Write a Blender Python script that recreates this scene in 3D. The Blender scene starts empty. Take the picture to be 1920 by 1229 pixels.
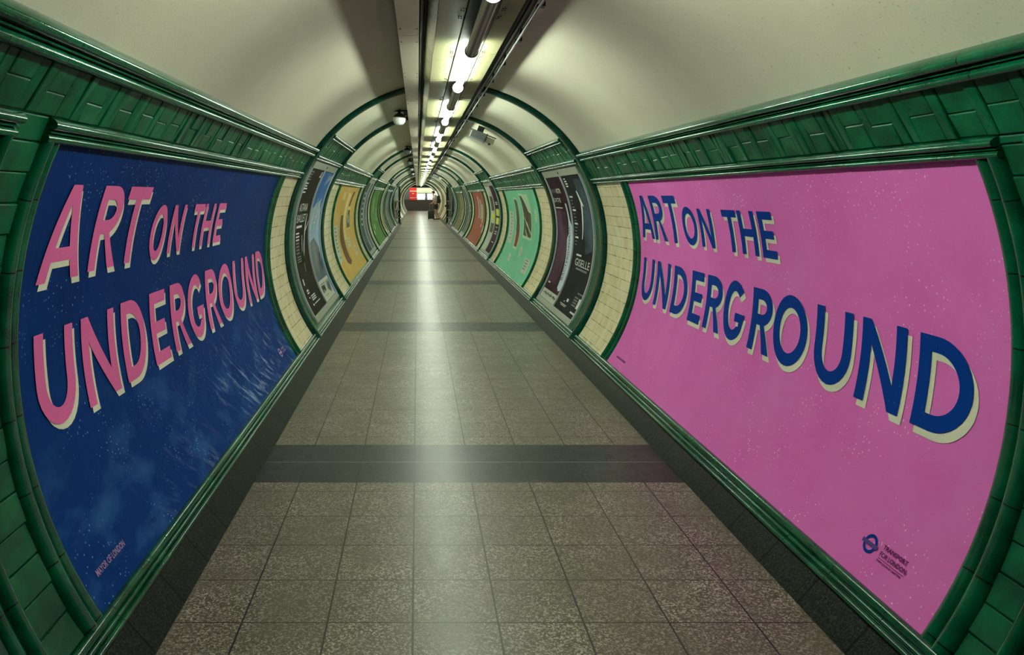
import bpy, bmesh, math, random
from mathutils import Vector
from mathutils.geometry import tessellate_polygon

# ------------------------------------------------------------------ set-up
random.seed(7)
SC = bpy.context.scene
COL = SC.collection
F_PX, U0, V0 = 1400.0, 783.0, 367.0
CAM_Z = 1.5

cam_data = bpy.data.cameras.new('camera')
cam = bpy.data.objects.new('camera', cam_data)
COL.objects.link(cam)
cam.location = (0, 0, CAM_Z)
cam.rotation_euler = (math.radians(90), 0, 0)
cam_data.sensor_width = 36.0
cam_data.lens = F_PX / 1920 * 36
cam_data.shift_x = (960 - U0) / 1920
cam_data.shift_y = -(614.5 - V0) / 1920
cam_data.clip_start = 0.05
cam_data.clip_end = 200
SC.camera = cam

world = bpy.data.worlds.new('world')
world.use_nodes = True
world.node_tree.nodes['Background'].inputs[0].default_value = (0.6, 0.7, 0.6, 1)
world.node_tree.nodes['Background'].inputs[1].default_value = 0.0
SC.world = world

SC.view_settings.view_transform = 'Standard'
SC.view_settings.look = 'None'
SC.view_settings.gamma = 1.0
SC.view_settings.use_curve_mapping = False
SC.view_settings.exposure = 1.38
LAMP_POWER = 30.0
LAMP_COL = (0.90, 1.0, 0.82)

# tunnel section
R = 1.546
CX, CZ = 0.27, 1.04
PER = 8.72                     # spacing of the pairs of arches
Y_START, Y_END = 0.55, 70.0
Y_BACK = -3.2
FLOOR_A = -math.degrees(math.asin(CZ / R))
PI = math.pi
rad, deg = math.radians, math.degrees


def arc2deg(t):
    return deg(t / R)


def pos(side, a, y, ins=0.0):
    r = R - ins
    return (CX + side * r * math.cos(rad(a)), y, CZ + r * math.sin(rad(a)))


# ------------------------------------------------------------------ materials
class NT:
    def __init__(self, name):
        self.m = bpy.data.materials.new(name)
        self.m.use_nodes = True
        self.t = self.m.node_tree
        self.b = self.t.nodes['Principled BSDF']

    def n(self, typ, **kw):
        x = self.t.nodes.new(typ)
        for k, v in kw.items():
            setattr(x, k, v)
        return x

    def put(self, sock, v):
        if isinstance(v, (int, float)):
            sock.default_value = v
        elif isinstance(v, tuple):
            sock.default_value = v if len(v) == len(sock.default_value) else v + (1,)
        else:
            self.t.links.new(v, sock)

    def math(self, op, a, b=0.0, c=None):
        x = self.n('ShaderNodeMath', operation=op)
        self.put(x.inputs[0], a)
        self.put(x.inputs[1], b)
        if c is not None:
            self.put(x.inputs[2], c)
        return x.outputs[0]

    def mix(self, f, a, b):
        x = self.n('ShaderNodeMix', data_type='RGBA')
        self.put(x.inputs[0], f)
        self.put(x.inputs[6], a)
        self.put(x.inputs[7], b)
        return x.outputs[2]

    def ramp(self, f, lo, hi):
        x = self.n('ShaderNodeMapRange')
        self.put(x.inputs[0], f)
        x.inputs[1].default_value = lo
        x.inputs[2].default_value = hi
        return x.outputs[0]

    def noise(self, vec, scale, detail=2.0, rough=0.5):
        x = self.n('ShaderNodeTexNoise')
        if vec is not None:
            self.put(x.inputs['Vector'], vec)
        x.inputs['Scale'].default_value = scale
        x.inputs['Detail'].default_value = detail
        x.inputs['Roughness'].default_value = rough
        return x.outputs[0]

    def uv(self):
        x = self.n('ShaderNodeUVMap')
        x.uv_map = 'UVMap'
        return x.outputs[0]

    def obj(self):
        return self.n('ShaderNodeTexCoord').outputs['Object']

    def sep(self, v):
        x = self.n('ShaderNodeSeparateXYZ')
        self.put(x.inputs[0], v)
        return x.outputs

    def comb(self, a, b, c=0.0):
        x = self.n('ShaderNodeCombineXYZ')
        self.put(x.inputs[0], a)
        self.put(x.inputs[1], b)
        self.put(x.inputs[2], c)
        return x.outputs[0]

    def scalev(self, v, s):
        x = self.n('ShaderNodeVectorMath', operation='MULTIPLY')
        self.put(x.inputs[0], v)
        x.inputs[1].default_value = s
        return x.outputs[0]

    def bump(self, h, strength, dist=0.01, normal=None):
        x = self.n('ShaderNodeBump')
        self.put(x.inputs['Height'], h)
        x.inputs['Strength'].default_value = strength
        x.inputs['Distance'].default_value = dist
        if normal is not None:
            self.put(x.inputs['Normal'], normal)
        return x.outputs[0]

    def out(self, color=None, rough=None, normal=None, metal=None, spec=None, coat=None):
        if color is not None:
            self.put(self.b.inputs['Base Color'], color)
        if rough is not None:
            self.put(self.b.inputs['Roughness'], rough)
        if normal is not None:
            self.put(self.b.inputs['Normal'], normal)
        if metal is not None:
            self.put(self.b.inputs['Metallic'], metal)
        if spec is not None:
            self.b.inputs['Specular IOR Level'].default_value = spec
        if coat is not None:
            self.b.inputs['Coat Weight'].default_value = coat
            self.b.inputs['Coat Roughness'].default_value = 0.08
        return self.m


def line_mask(nt, coord, period, width, phase=0.0):
    """1 on a thin joint line repeated every period"""
    x = nt.math('ADD', coord, phase + 1000 * period)
    m = nt.math('MODULO', x, period)
    d = nt.math('MINIMUM', m, nt.math('SUBTRACT', period, m))
    return nt.math('LESS_THAN', d, width)


def simple(name, col, rough=0.5, metal=0.0, bump=0.0, bscale=60, var=0.12, spec=None):
    nt = NT(name)
    v = nt.obj()
    f = nt.noise(v, bscale * 0.3, 3)
    dark = tuple(c * (1 - var) for c in col)
    lite = tuple(min(1, c * (1 + var)) for c in col)
    c = nt.mix(f, dark, lite)
    nrm = nt.bump(nt.noise(v, bscale, 3), bump) if bump else None
    return nt.out(c, rough, nrm, metal, spec)


def green_glaze(name, joint_axis=None, period=0.3, phase=0.0, dark=(0.0006, 0.050, 0.020), lite=(0.0015, 0.135, 0.055), rough=(0.07, 0.09), spec=0.5, bump=0.14):
    nt = NT(name)
    uv = nt.uv()
    o = nt.obj()
    f = nt.noise(o, 7.0, 4, 0.6)
    c = nt.mix(nt.ramp(f, 0.35, 0.7), dark, lite)
    fine = nt.noise(o, 260, 2)
    c = nt.mix(nt.math('MULTIPLY', nt.ramp(fine, 0.5, 0.8), 0.22), c, tuple(x * 2.0 for x in lite))
    h = nt.noise(o, 26, 3)
    if joint_axis is not None:
        u = nt.sep(uv)[joint_axis]
        j = line_mask(nt, u, period, 0.0025, phase)
        c = nt.mix(j, c, (0.004, 0.008, 0.005))
        # each ceramic length leans its own way a little
        cell = nt.math('FLOOR', nt.math('DIVIDE', nt.math('ADD', u, phase + 1000 * period), period))
        w = nt.n('ShaderNodeTexWhiteNoise', noise_dimensions='1D')
        nt.put(w.inputs['W'], cell)
        c = nt.mix(nt.math('MULTIPLY', w.outputs[0], 0.35), c, dark)
        h = nt.math('SUBTRACT', h, nt.math('MULTIPLY', j, 1.5))
    nrm = nt.bump(h, bump, 0.006)
    rg = nt.math('MULTIPLY_ADD', nt.noise(o, 30, 2), rough[0], rough[1])
    return nt.out(c, rg, nrm, spec=spec)


M = {}
M['green_tile'] = green_glaze('green_glazed_tile', rough=(0.2, 0.22), spec=0.3, bump=0.2)
M['green_mould_y'] = green_glaze('green_glazed_moulding', 0, 0.30)
M['green_mould_a'] = green_glaze('green_glazed_upright', 1, 0.23)
M['green_ring'] = green_glaze('dark_green_arch_glaze', 1, 0.23, dark=(0.001, 0.022, 0.015), lite=(0.003, 0.080, 0.046))


def cream_tiles():
    nt = NT('cream_glazed_tile')
    uv = nt.uv()
    br = nt.n('ShaderNodeTexBrick')
    br.offset = 0.5
    nt.put(br.inputs['Vector'], uv)
    br.inputs['Color1'].default_value = (0.72, 0.63, 0.36, 1)
    br.inputs['Color2'].default_value = (0.82, 0.74, 0.47, 1)
    br.inputs['Mortar'].default_value = (0.10, 0.08, 0.05, 1)
    br.inputs['Scale'].default_value = 1.0
    br.inputs['Mortar Size'].default_value = 0.0022
    br.inputs['Mortar Smooth'].default_value = 0.1
    br.inputs['Brick Width'].default_value = 0.19
    br.inputs['Row Height'].default_value = 0.0915
    c = nt.mix(nt.ramp(nt.noise(uv, 9, 4), 0.4, 0.8), br.outputs['Color'], (0.88, 0.83, 0.62))
    # chips on the tile edges
    near = nt.math('LESS_THAN', nt.math('PINGPONG', nt.math('ADD', nt.sep(uv)[1], 9.15), 0.04575), 0.009)
    chip = nt.math('MULTIPLY', nt.math('GREATER_THAN', nt.noise(uv, 22, 2), 0.69), near)
    c = nt.mix(chip, c, (0.03, 0.022, 0.012))
    h = nt.math('SUBTRACT', nt.noise(uv, 14, 2), nt.math('MULTIPLY', br.outputs['Fac'], 1.4))
    return nt.out(c, 0.2, nt.bump(h, 0.25, 0.004), spec=0.5)


M['cream_tile'] = cream_tiles()


def plaster():
    nt = NT('cream_vault_plaster')
    o = nt.obj()
    big = nt.noise(o, 1.3, 4)
    c = nt.mix(nt.ramp(big, 0.3, 0.75), (0.49, 0.475, 0.37), (0.58, 0.565, 0.445))
    sp = nt.noise(o, 90, 3, 0.7)
    c = nt.mix(nt.ramp(sp, 0.60, 0.72), c, (0.36, 0.32, 0.22))
    sp2 = nt.noise(o, 45, 2, 0.5)
    c = nt.mix(nt.math('MULTIPLY', nt.ramp(sp2, 0.74, 0.78), 0.6), c, (0.12, 0.10, 0.06))
    return nt.out(c, 0.42, nt.bump(nt.noise(o, 140, 4, 0.7), 0.25, 0.004), spec=0.35)


M['plaster'] = plaster()


def floor_mat():
    nt = NT('terrazzo_floor_tile')
    o = nt.obj()
    x, y, z = nt.sep(o)
    yy = nt.math('MODULO', nt.math('ADD', y, 4.34 * 20 - 3.90), 4.34)
    stripe = nt.math('LESS_THAN', yy, 0.587)
    # joints across
    j1 = line_mask(nt, nt.math('SUBTRACT', yy, 0.587 + 0.15), 0.2905, 0.0028)
    notend = nt.math('GREATER_THAN', yy, 0.60)
    j1 = nt.math('MULTIPLY', j1, notend)
    js = nt.math('LESS_THAN', nt.math('ABSOLUTE', nt.math('SUBTRACT', yy, 0.30)), 0.0028)
    je = nt.math('LESS_THAN', nt.math('ABSOLUTE', nt.math('SUBTRACT', yy, 0.587)), 0.0028)
    jx = line_mask(nt, nt.math('ADD', x, 0.017), 0.30, 0.0036)
    joint = nt.math('MAXIMUM', j1, nt.math('MAXIMUM', je, jx))
    vo = nt.n('ShaderNodeTexVoronoi')
    nt.put(vo.inputs['Vector'], o)
    vo.inputs['Scale'].default_value = 170
    w = nt.sep(vo.outputs['Color'])[0]
    sp = nt.math('POWER', nt.ramp(w, 0.30, 1.0), 1.6)
    base = nt.mix(sp, (0.080, 0.066, 0.038), (0.52, 0.48, 0.40))
    dirt = nt.noise(o, 3.0, 5, 0.65)
    base = nt.mix(nt.ramp(dirt, 0.35, 0.8), base, (0.11, 0.095, 0.06))
    # per tile tone
    cell = nt.comb(nt.math('FLOOR', nt.math('DIVIDE', nt.math('ADD', x, 0.017), 0.30)),
                   nt.math('FLOOR', nt.math('DIVIDE', nt.math('SUBTRACT', yy, 0.737), 0.2905)))
    wn = nt.n('ShaderNodeTexWhiteNoise', noise_dimensions='2D')
    nt.put(wn.inputs['Vector'], cell)
    base = nt.mix(nt.math('MULTIPLY', wn.outputs[0], 0.25), base, (0.08, 0.075, 0.05))
    dark = nt.mix(sp, (0.009, 0.011, 0.011), (0.036, 0.043, 0.041))
    c = nt.mix(stripe, base, dark)
    c = nt.mix(nt.math('MULTIPLY', joint, 0.95), c, (0.006, 0.005, 0.004))
    c = nt.mix(js, c, (0.22, 0.25, 0.24))
    h = nt.math('SUBTRACT', nt.noise(o, 120, 3, 0.6), nt.math('MULTIPLY', joint, 2.0))
    h2 = nt.noise(o, 5.0, 2)
    nrm = nt.bump(h, 0.20, 0.003)
    nrm = nt.bump(h2, 0.04, 0.02, nrm)
    polished = nt.math('MULTIPLY', nt.math('GREATER_THAN', x, -0.017), nt.math('LESS_THAN', x, 0.283))
    rough = nt.math('SUBTRACT', nt.math('MULTIPLY_ADD', nt.noise(o, 14, 3), 0.16, 0.27), nt.math('MULTIPLY', polished, 0.03))
    return nt.out(c, rough, nrm, spec=0.55)


M['floor'] = floor_mat()


def skirting_mat():
    nt = NT('dark_skirting_tile')
    o = nt.obj()
    uv = nt.uv()
    vo = nt.n('ShaderNodeTexVoronoi')
    nt.put(vo.inputs['Vector'], o)
    vo.inputs['Scale'].default_value = 230
    w = nt.sep(vo.outputs['Color'])[0]
    c = nt.mix(nt.ramp(w, 0.4, 1.0), (0.005, 0.007, 0.006), (0.034, 0.042, 0.036))
    j = line_mask(nt, nt.sep(uv)[0], 0.305, 0.005)
    c = nt.mix(j, c, (0.001, 0.001, 0.001))
    return nt.out(c, 0.38, nt.bump(nt.noise(o, 90, 3), 0.2, 0.004), spec=0.12)


M['skirting'] = skirting_mat()


def paper(name, col, col2=None, fleck=(0.85, 0.62, 0.78), flecks=0.6, cloud_sheen=None, rough=0.42, spec=0.03):
    """pasted poster paper: print colour, tiny worn flecks, wrinkles"""
    nt = NT(name)
    uv = nt.uv()
    n1 = nt.noise(uv, 2.4, 5, 0.6)
    c = nt.mix(nt.ramp(n1, 0.3, 0.75), col, col2 or tuple(min(1, x * 1.15) for x in col))
    if cloud_sheen:  # pale patches and streaks: partly print, partly reflections painted into the colour
        y0, y1, cc, cc2 = cloud_sheen
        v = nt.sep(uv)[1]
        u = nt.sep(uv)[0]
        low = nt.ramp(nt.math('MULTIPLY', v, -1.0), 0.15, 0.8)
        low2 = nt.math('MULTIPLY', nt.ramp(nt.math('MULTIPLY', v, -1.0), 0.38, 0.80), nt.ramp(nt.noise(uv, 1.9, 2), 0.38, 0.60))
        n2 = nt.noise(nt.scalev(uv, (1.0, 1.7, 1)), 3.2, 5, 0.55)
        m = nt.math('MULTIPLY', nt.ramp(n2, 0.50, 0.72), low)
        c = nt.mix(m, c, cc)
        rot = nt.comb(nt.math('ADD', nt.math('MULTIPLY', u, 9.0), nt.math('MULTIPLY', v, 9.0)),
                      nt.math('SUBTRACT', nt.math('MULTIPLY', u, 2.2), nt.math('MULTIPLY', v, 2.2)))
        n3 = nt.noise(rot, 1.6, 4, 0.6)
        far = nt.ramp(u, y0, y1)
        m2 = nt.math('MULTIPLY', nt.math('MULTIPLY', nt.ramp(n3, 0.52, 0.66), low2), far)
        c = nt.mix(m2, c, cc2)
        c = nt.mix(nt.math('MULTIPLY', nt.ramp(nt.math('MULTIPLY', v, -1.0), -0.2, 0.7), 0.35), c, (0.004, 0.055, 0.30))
    vo = nt.n('ShaderNodeTexVoronoi')
    nt.put(vo.inputs['Vector'], uv)
    vo.inputs['Scale'].default_value = 60
    nt.put(vo.inputs['Randomness'], 1.0)
    d = vo.outputs['Distance']
    wn = nt.sep(vo.outputs['Color'])[0]
    patch = nt.ramp(nt.noise(uv, 3.1, 3), 0.45, 0.7)
    f = nt.math('MULTIPLY', nt.math('LESS_THAN', d, 0.21), nt.math('GREATER_THAN', wn, 0.62))
    f = nt.math('MULTIPLY', nt.math('MULTIPLY', f, patch), flecks)
    c = nt.mix(f, c, fleck)
    g = nt.noise(uv, 300, 2, 0.7)
    c = nt.mix(nt.math('MULTIPLY', nt.ramp(g, 0.45, 0.8), 0.25), c, tuple(x * 0.55 for x in col))
    w1 = nt.noise(nt.scalev(uv, (3.0, 0.8, 1)), 5, 3)
    h = nt.math('ADD', nt.math('MULTIPLY', w1, 0.8), nt.math('MULTIPLY', nt.noise(uv, 55, 3), 0.22))
    return nt.out(c, rough, nt.bump(h, 0.35, 0.006), spec=spec)


M['pink_paper'] = paper('pink_poster_paper', (0.74, 0.15, 0.52), (0.80, 0.20, 0.60), fleck=(0.95, 0.75, 0.88), flecks=0.9)
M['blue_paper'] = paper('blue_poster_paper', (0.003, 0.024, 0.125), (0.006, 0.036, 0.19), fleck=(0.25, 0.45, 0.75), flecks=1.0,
                        cloud_sheen=(2.8, 5.2, (0.045, 0.16, 0.38), (0.42, 0.52, 0.70)))
M['ink_pink'] = paper('pink_ink', (0.70, 0.14, 0.36), fleck=(0.9, 0.7, 0.8), flecks=0.3)
M['ink_blue'] = paper('blue_ink', (0.002, 0.040, 0.27), fleck=(0.2, 0.3, 0.6), flecks=0.3)
M['ink_cream'] = paper('cream_ink', (0.66, 0.66, 0.52), flecks=0.0)
M['ink_purple'] = simple('purple_ink', (0.13, 0.02, 0.11), 0.4, spec=0.05)
M['ink_lilac'] = simple('lilac_ink', (0.45, 0.28, 0.55), 0.4, spec=0.05)
M['ink_violet'] = simple('violet_bar_ink', (0.10, 0.06, 0.26), 0.4, spec=0.05)
M['ink_white'] = simple('white_ink', (0.72, 0.74, 0.70), 0.4, spec=0.05)
M['ink_grey'] = simple('grey_ink', (0.22, 0.24, 0.24), 0.4, spec=0.05)
M['taper'] = simple('pale_blue_white_ink', (0.55, 0.66, 0.78), 0.5, spec=0.05)
M['ink_black'] = simple('black_ink', (0.012, 0.012, 0.014), 0.35, spec=0.05)
M['maroon_paper'] = paper('maroon_poster_paper', (0.022, 0.006, 0.014), (0.05, 0.014, 0.032), flecks=0.1)
M['maroon_glow'] = paper('plum_picture_print', (0.035, 0.010, 0.030), (0.16, 0.08, 0.14), flecks=0.1)
M['charcoal_paper'] = paper('charcoal_poster_paper', (0.007, 0.009, 0.012), (0.020, 0.025, 0.030), fleck=(0.2, 0.25, 0.28), flecks=0.2)
M['steel_blue_print'] = paper('steel_blue_picture_print', (0.012, 0.022, 0.032), (0.10, 0.15, 0.19), flecks=0.1)
M['brown_paper'] = paper('dark_brown_poster_paper', (0.014, 0.012, 0.008), (0.024, 0.020, 0.013), flecks=0.0)
M['sky_paper'] = paper('bright_blue_poster_paper', (0.03, 0.13, 0.42), (0.10, 0.25, 0.55), flecks=0.1)
M['pale_blue_print'] = paper('pale_blue_picture_print', (0.22, 0.38, 0.52), (0.50, 0.64, 0.75), flecks=0.1)
M['grey_print'] = paper('grey_picture_print', (0.08, 0.10, 0.11), (0.26, 0.30, 0.31), flecks=0.1)
M['turquoise_paper'] = paper('turquoise_poster_paper', (0.16, 0.50, 0.32), (0.23, 0.60, 0.41), fleck=(0.6, 0.85, 0.7), flecks=0.3)
M['pale_green_print'] = paper('pale_green_print', (0.44, 0.62, 0.42), flecks=0.1)
M['dark_picture'] = paper('dark_picture_print', (0.05, 0.05, 0.035), (0.17, 0.15, 0.10), flecks=0.0)
M['red_print'] = paper('dark_red_picture_print', (0.20, 0.03, 0.02), (0.34, 0.10, 0.07), flecks=0.0)
M['yellow_paper'] = paper('ochre_poster_paper', (0.55, 0.35, 0.085), (0.68, 0.47, 0.17), fleck=(0.8, 0.65, 0.4), flecks=0.3)
M['yellow_light'] = paper('pale_ochre_print', (0.66, 0.54, 0.24), flecks=0.0)
M['brown_print'] = paper('brown_picture_print', (0.12, 0.065, 0.03), (0.22, 0.13, 0.07), flecks=0.0)
M['red_paper'] = paper('brick_red_poster_paper', (0.34, 0.085, 0.045), (0.42, 0.13, 0.08), fleck=(0.7, 0.5, 0.4), flecks=0.3)
M['green_paper'] = paper('leaf_green_poster_paper', (0.07, 0.20, 0.045), (0.11, 0.27, 0.07), flecks=0.2)
M['olive_paper'] = paper('olive_poster_paper', (0.14, 0.15, 0.075), (0.20, 0.20, 0.10), flecks=0.2)
M['teal_paper'] = paper('dark_teal_poster_paper', (0.03, 0.07, 0.07), (0.07, 0.12, 0.11), flecks=0.2)
M['pale_paper'] = paper('pale_poster_paper', (0.48, 0.52, 0.42), flecks=0.1)
M['lime_print'] = paper('lime_print', (0.60, 0.66, 0.10), flecks=0.0)
M['aluminium'] = simple('aluminium', (0.72, 0.76, 0.80), 0.35, 0.4, 0.05)
M['alu_plate'] = simple('grey_green_metal_plate', (0.40, 0.44, 0.38), 0.4, 0.35, 0.08)
M['trunk'] = simple('cream_painted_trunking', (0.47, 0.44, 0.33), 0.35, 0.0, 0.08, 40)
M['black_metal'] = simple('black_metal', (0.012, 0.016, 0.018), 0.35, 0.3, 0.1)
M['cable'] = simple('black_cable', (0.006, 0.007, 0.009), 0.6, spec=0.2)
M['screw'] = simple('dark_screw', (0.03, 0.03, 0.028), 0.4, 0.5)
M['white_metal'] = simple('white_painted_metal', (0.11, 0.115, 0.105), 0.5, spec=0.08)
M['rust'] = simple('rust_spot', (0.30, 0.10, 0.02), 0.8, var=0.5)
M['dome_white'] = simple('white_plastic', (0.70, 0.74, 0.72), 0.35)
M['dark_grey'] = simple('dark_grey_plastic', (0.045, 0.05, 0.05), 0.4)
M['mid_grey'] = simple('grey_painted_metal', (0.17, 0.19, 0.19), 0.5, spec=0.25)


def board_mat():
    nt = NT('cream_enamel_board')
    o = nt.obj()
    c = nt.mix(nt.noise(o, 2.2, 4), (0.17, 0.17, 0.095), (0.29, 0.28, 0.15))
    st = nt.noise(nt.scalev(o, (3, 0.8, 3)), 2.5, 4, 0.6)
    c = nt.mix(nt.math('MULTIPLY', nt.ramp(st, 0.55, 0.8), 0.6), c, (0.10, 0.20, 0.14))
    c = nt.mix(nt.math('MULTIPLY', nt.ramp(nt.noise(o, 9, 4, 0.7), 0.58, 0.8), 0.6), c, (0.08, 0.07, 0.045))
    return nt.out(c, 0.45, nt.bump(nt.noise(o, 6, 3), 0.15, 0.01), spec=0.15)


M['board'] = board_mat()


def lamp_mat():
    nt = NT('lit_fluorescent_tube')
    nt.b.inputs['Emission Color'].default_value = LAMP_COL + (1,)
    nt.b.inputs['Emission Strength'].default_value = LAMP_POWER
    return nt.out((0.8, 0.8, 0.8), 0.4)


M['lamp'] = lamp_mat()


def diffuser_mat():
    nt = NT('ribbed_clear_tube')
    o = nt.obj()
    uv = nt.uv()
    s = nt.math('SINE', nt.math('MULTIPLY', nt.sep(uv)[1], 2 * PI * 9))
    c = nt.mix(nt.ramp(s, -1, 1), (0.12, 0.115, 0.09), (0.50, 0.49, 0.43))
    m = nt.out(c, 0.3, nt.bump(s, 0.25, 0.002), spec=0.2)
    nt.b.inputs['Transmission Weight'].default_value = 0.05
    nt.b.inputs['IOR'].default_value = 1.2
    return m


M['diffuser'] = diffuser_mat()


def emis(name, col, s):
    nt = NT(name)
    nt.b.inputs['Emission Color'].default_value = col + (1,)
    nt.b.inputs['Emission Strength'].default_value = s
    return nt.out(col, 0.4)


M['lit_window'] = emis('lit_train_window', (0.95, 0.98, 0.92), 1.3)
M['train_cream'] = simple('cream_train_panel', (0.78, 0.78, 0.55), 0.3)
M['train_dark'] = simple('dark_train_panel', (0.055, 0.042, 0.034), 0.35)
M['train_red'] = simple('red_train_door', (0.75, 0.03, 0.02), 0.3)
M['train_grey'] = simple('grey_train_roof', (0.12, 0.13, 0.13), 0.5)
M['platform'] = simple('platform_paving', (0.20, 0.20, 0.17), 0.5, 0, 0.1)
M['platform_wall'] = simple('dim_platform_wall', (0.10, 0.11, 0.10), 0.6)
M['skin'] = simple('skin', (0.45, 0.26, 0.17), 0.5)
M['hair'] = simple('dark_hair', (0.012, 0.009, 0.007), 0.6)
M['shirt'] = simple('pale_grey_shirt', (0.48, 0.50, 0.46), 0.8, 0, 0.2)
M['shorts'] = simple('black_shorts', (0.010, 0.010, 0.012), 0.8)
M['shoe'] = simple('dark_shoe', (0.03, 0.018, 0.012), 0.6)
M['pack'] = simple('black_backpack_fabric', (0.010, 0.011, 0.014), 0.7, 0, 0.2)
M['case'] = simple('black_suitcase_shell', (0.010, 0.012, 0.014), 0.4)


# ------------------------------------------------------------------ mesh helpers
class MB:
    def __init__(self):
        self.v, self.f, self.uv, self.fm = [], [], [], []

    def vert(self, p, uv=(0, 0)):
        self.v.append(tuple(p))
        self.uv.append(uv)
        return len(self.v) - 1

    def face(self, idx, m=0):
        self.f.append(tuple(idx))
        self.fm.append(m)

    def box(self, x0, x1, y0, y1, z0, z1, m=0):
        b = len(self.v)
        for x in (x0, x1):
            for y in (y0, y1):
                for z in (z0, z1):
                    self.vert((x, y, z), (y, x + z))
        for q in ((0, 1, 3, 2), (4, 6, 7, 5), (0, 4, 5, 1), (2, 3, 7, 6), (0, 2, 6, 4), (1, 5, 7, 3)):
            self.face([b + i for i in q], m)

    def tube(self, pts, r, n=10, m=0, caps=True):
        """round bar through pts; r number or list"""
        pts = [Vector(p) for p in pts]
        rings = []
        for i, p in enumerate(pts):
            a = pts[max(0, i - 1)]
            c = pts[min(len(pts) - 1, i + 1)]
            d = (c - a).normalized()
            up = Vector((0, 0, 1)) if abs(d.z) < 0.9 else Vector((1, 0, 0))
            s = d.cross(up).normalized()
            t = d.cross(s).normalized()
            rr = r[i] if isinstance(r, (list, tuple)) else r
            ring = []
            for k in range(n):
                an = 2 * PI * k / n
                q = p + s * math.cos(an) * rr + t * math.sin(an) * rr
                ring.append(self.vert(q, ((p - pts[0]).length, k / n)))
            rings.append(ring)
        for i in range(len(rings) - 1):
            for k in range(n):
                self.face((rings[i][k], rings[i][(k + 1) % n], rings[i + 1][(k + 1) % n], rings[i + 1][k]), m)
        if caps:
            self.face(rings[0][::-1], m)
            self.face(rings[-1], m)

    def lathe(self, prof, origin, n=24, m=0, axis='z'):
        """prof [(r, h)] about vertical axis"""
        o = Vector(origin)
        rings = []
        for r_, h in prof:
            ring = []
            for k in range(n):
                an = 2 * PI * k / n
                if axis == 'z':
                    p = o + Vector((r_ * math.cos(an), r_ * math.sin(an), h))
                else:
                    p = o + Vector((r_ * math.cos(an), h, r_ * math.sin(an)))
                ring.append(self.vert(p, (k / n, h)))
            rings.append(ring)
        for i in range(len(rings) - 1):
            for k in range(n):
                self.face((rings[i][k], rings[i][(k + 1) % n], rings[i + 1][(k + 1) % n], rings[i + 1][k]), m)
        self.face(rings[0][::-1], m)
        self.face(rings[-1], m)

    def sweep_y(self, prof, y0, y1, side, m=0, closed=False, ny=1):
        """prof [(angle deg, inset)] pulled along the tunnel"""
        b = len(self.v)
        n = len(prof)
        for j in range(ny + 1):
            y = y0 + (y1 - y0) * j / ny
            for a, ins in prof:
                self.vert(pos(side, a, y, ins), (y, R * rad(a)))
        for j in range(ny):
            for i in range(n if closed else n - 1):
                i2 = (i + 1) % n
                self.face((b + j * n + i, b + j * n + i2, b + (j + 1) * n + i2, b + (j + 1) * n + i), m)
        if closed or True:
            self.face([b + i for i in range(n)], m)
            self.face([b + ny * n + i for i in range(n)][::-1], m)

    def sweep_a(self, prof, a0, a1, side, step=1.5, m=0, shrink=None):
        """prof [(y, inset)] pulled round the section"""
        n = len(prof)
        k = max(1, int(round(abs(a1 - a0) / step)))
        b = len(self.v)
        for j in range(k + 1):
            a = a0 + (a1 - a0) * j / k
            for y, ins in prof:
                self.vert(pos(side, a, y, ins), (y, R * rad(a)))
        for j in range(k):
            for i in range(n):
                i2 = (i + 1) % n
                self.face((b + j * n + i, b + j * n + i2, b + (j + 1) * n + i2, b + (j + 1) * n + i), m)
        self.face([b + i for i in range(n)], m)
        self.face([b + k * n + i for i in range(n)][::-1], m)

    def build(self, name, mats, parent=None, smooth=False, auto=None, loc=None, recalc=True):
        me = bpy.data.meshes.new(name)
        v = self.v
        if loc is not None:
            v = [(p[0] - loc[0], p[1] - loc[1], p[2] - loc[2]) for p in v]
        me.from_pydata(v, [], self.f)
        uvl = me.uv_layers.new(name='UVMap')
        for lp in me.loops:
            uvl.data[lp.index].uv = self.uv[lp.vertex_index]
        if not isinstance(mats, (list, tuple)):
            mats = [mats]
        for mt in mats:
            me.materials.append(mt)
        for p, k in zip(me.polygons, self.fm):
            p.material_index = k
        if recalc:
            bm = bmesh.new()
            bm.from_mesh(me)
            bmesh.ops.recalc_face_normals(bm, faces=bm.faces)
            bm.to_mesh(me)
            bm.free()
        if smooth:
            for p in me.polygons:
                p.use_smooth = True
            lim = math.cos(rad(auto if auto else 40))
            bm = bmesh.new()
            bm.from_mesh(me)
            for e in bm.edges:
                if len(e.link_faces) == 2:
                    if e.link_faces[0].normal.dot(e.link_faces[1].normal) < lim:
                        e.smooth = False
            bm.to_mesh(me)
            bm.free()
        o = bpy.data.objects.new(name, me)
        COL.objects.link(o)
        if loc is not None:
            o.location = loc
        if parent is not None:
            o.parent = parent
            if loc is None:
                o.matrix_parent_inverse = parent_matrix(parent).inverted()
        return o


def parent_matrix(p):
    from mathutils import Matrix
    m = Matrix.Translation(p.location)
    if p.parent:
        m = parent_matrix(p.parent) @ p.matrix_parent_inverse @ m
    return m


def tag(o, label=None, cat=None, group=None, kind=None):
    if label:
        o['label'] = label
    if cat:
        o['category'] = cat
    if group:
        o['group'] = group
    if kind:
        o['kind'] = kind
    return o


def struct(o):
    o['kind'] = 'structure'
    return o


def empty(name, loc, label, cat, group=None):
    o = bpy.data.objects.new(name, None)
    o.empty_display_size = 0.1
    COL.objects.link(o)
    o.location = loc
    return tag(o, label, cat, group)


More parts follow.
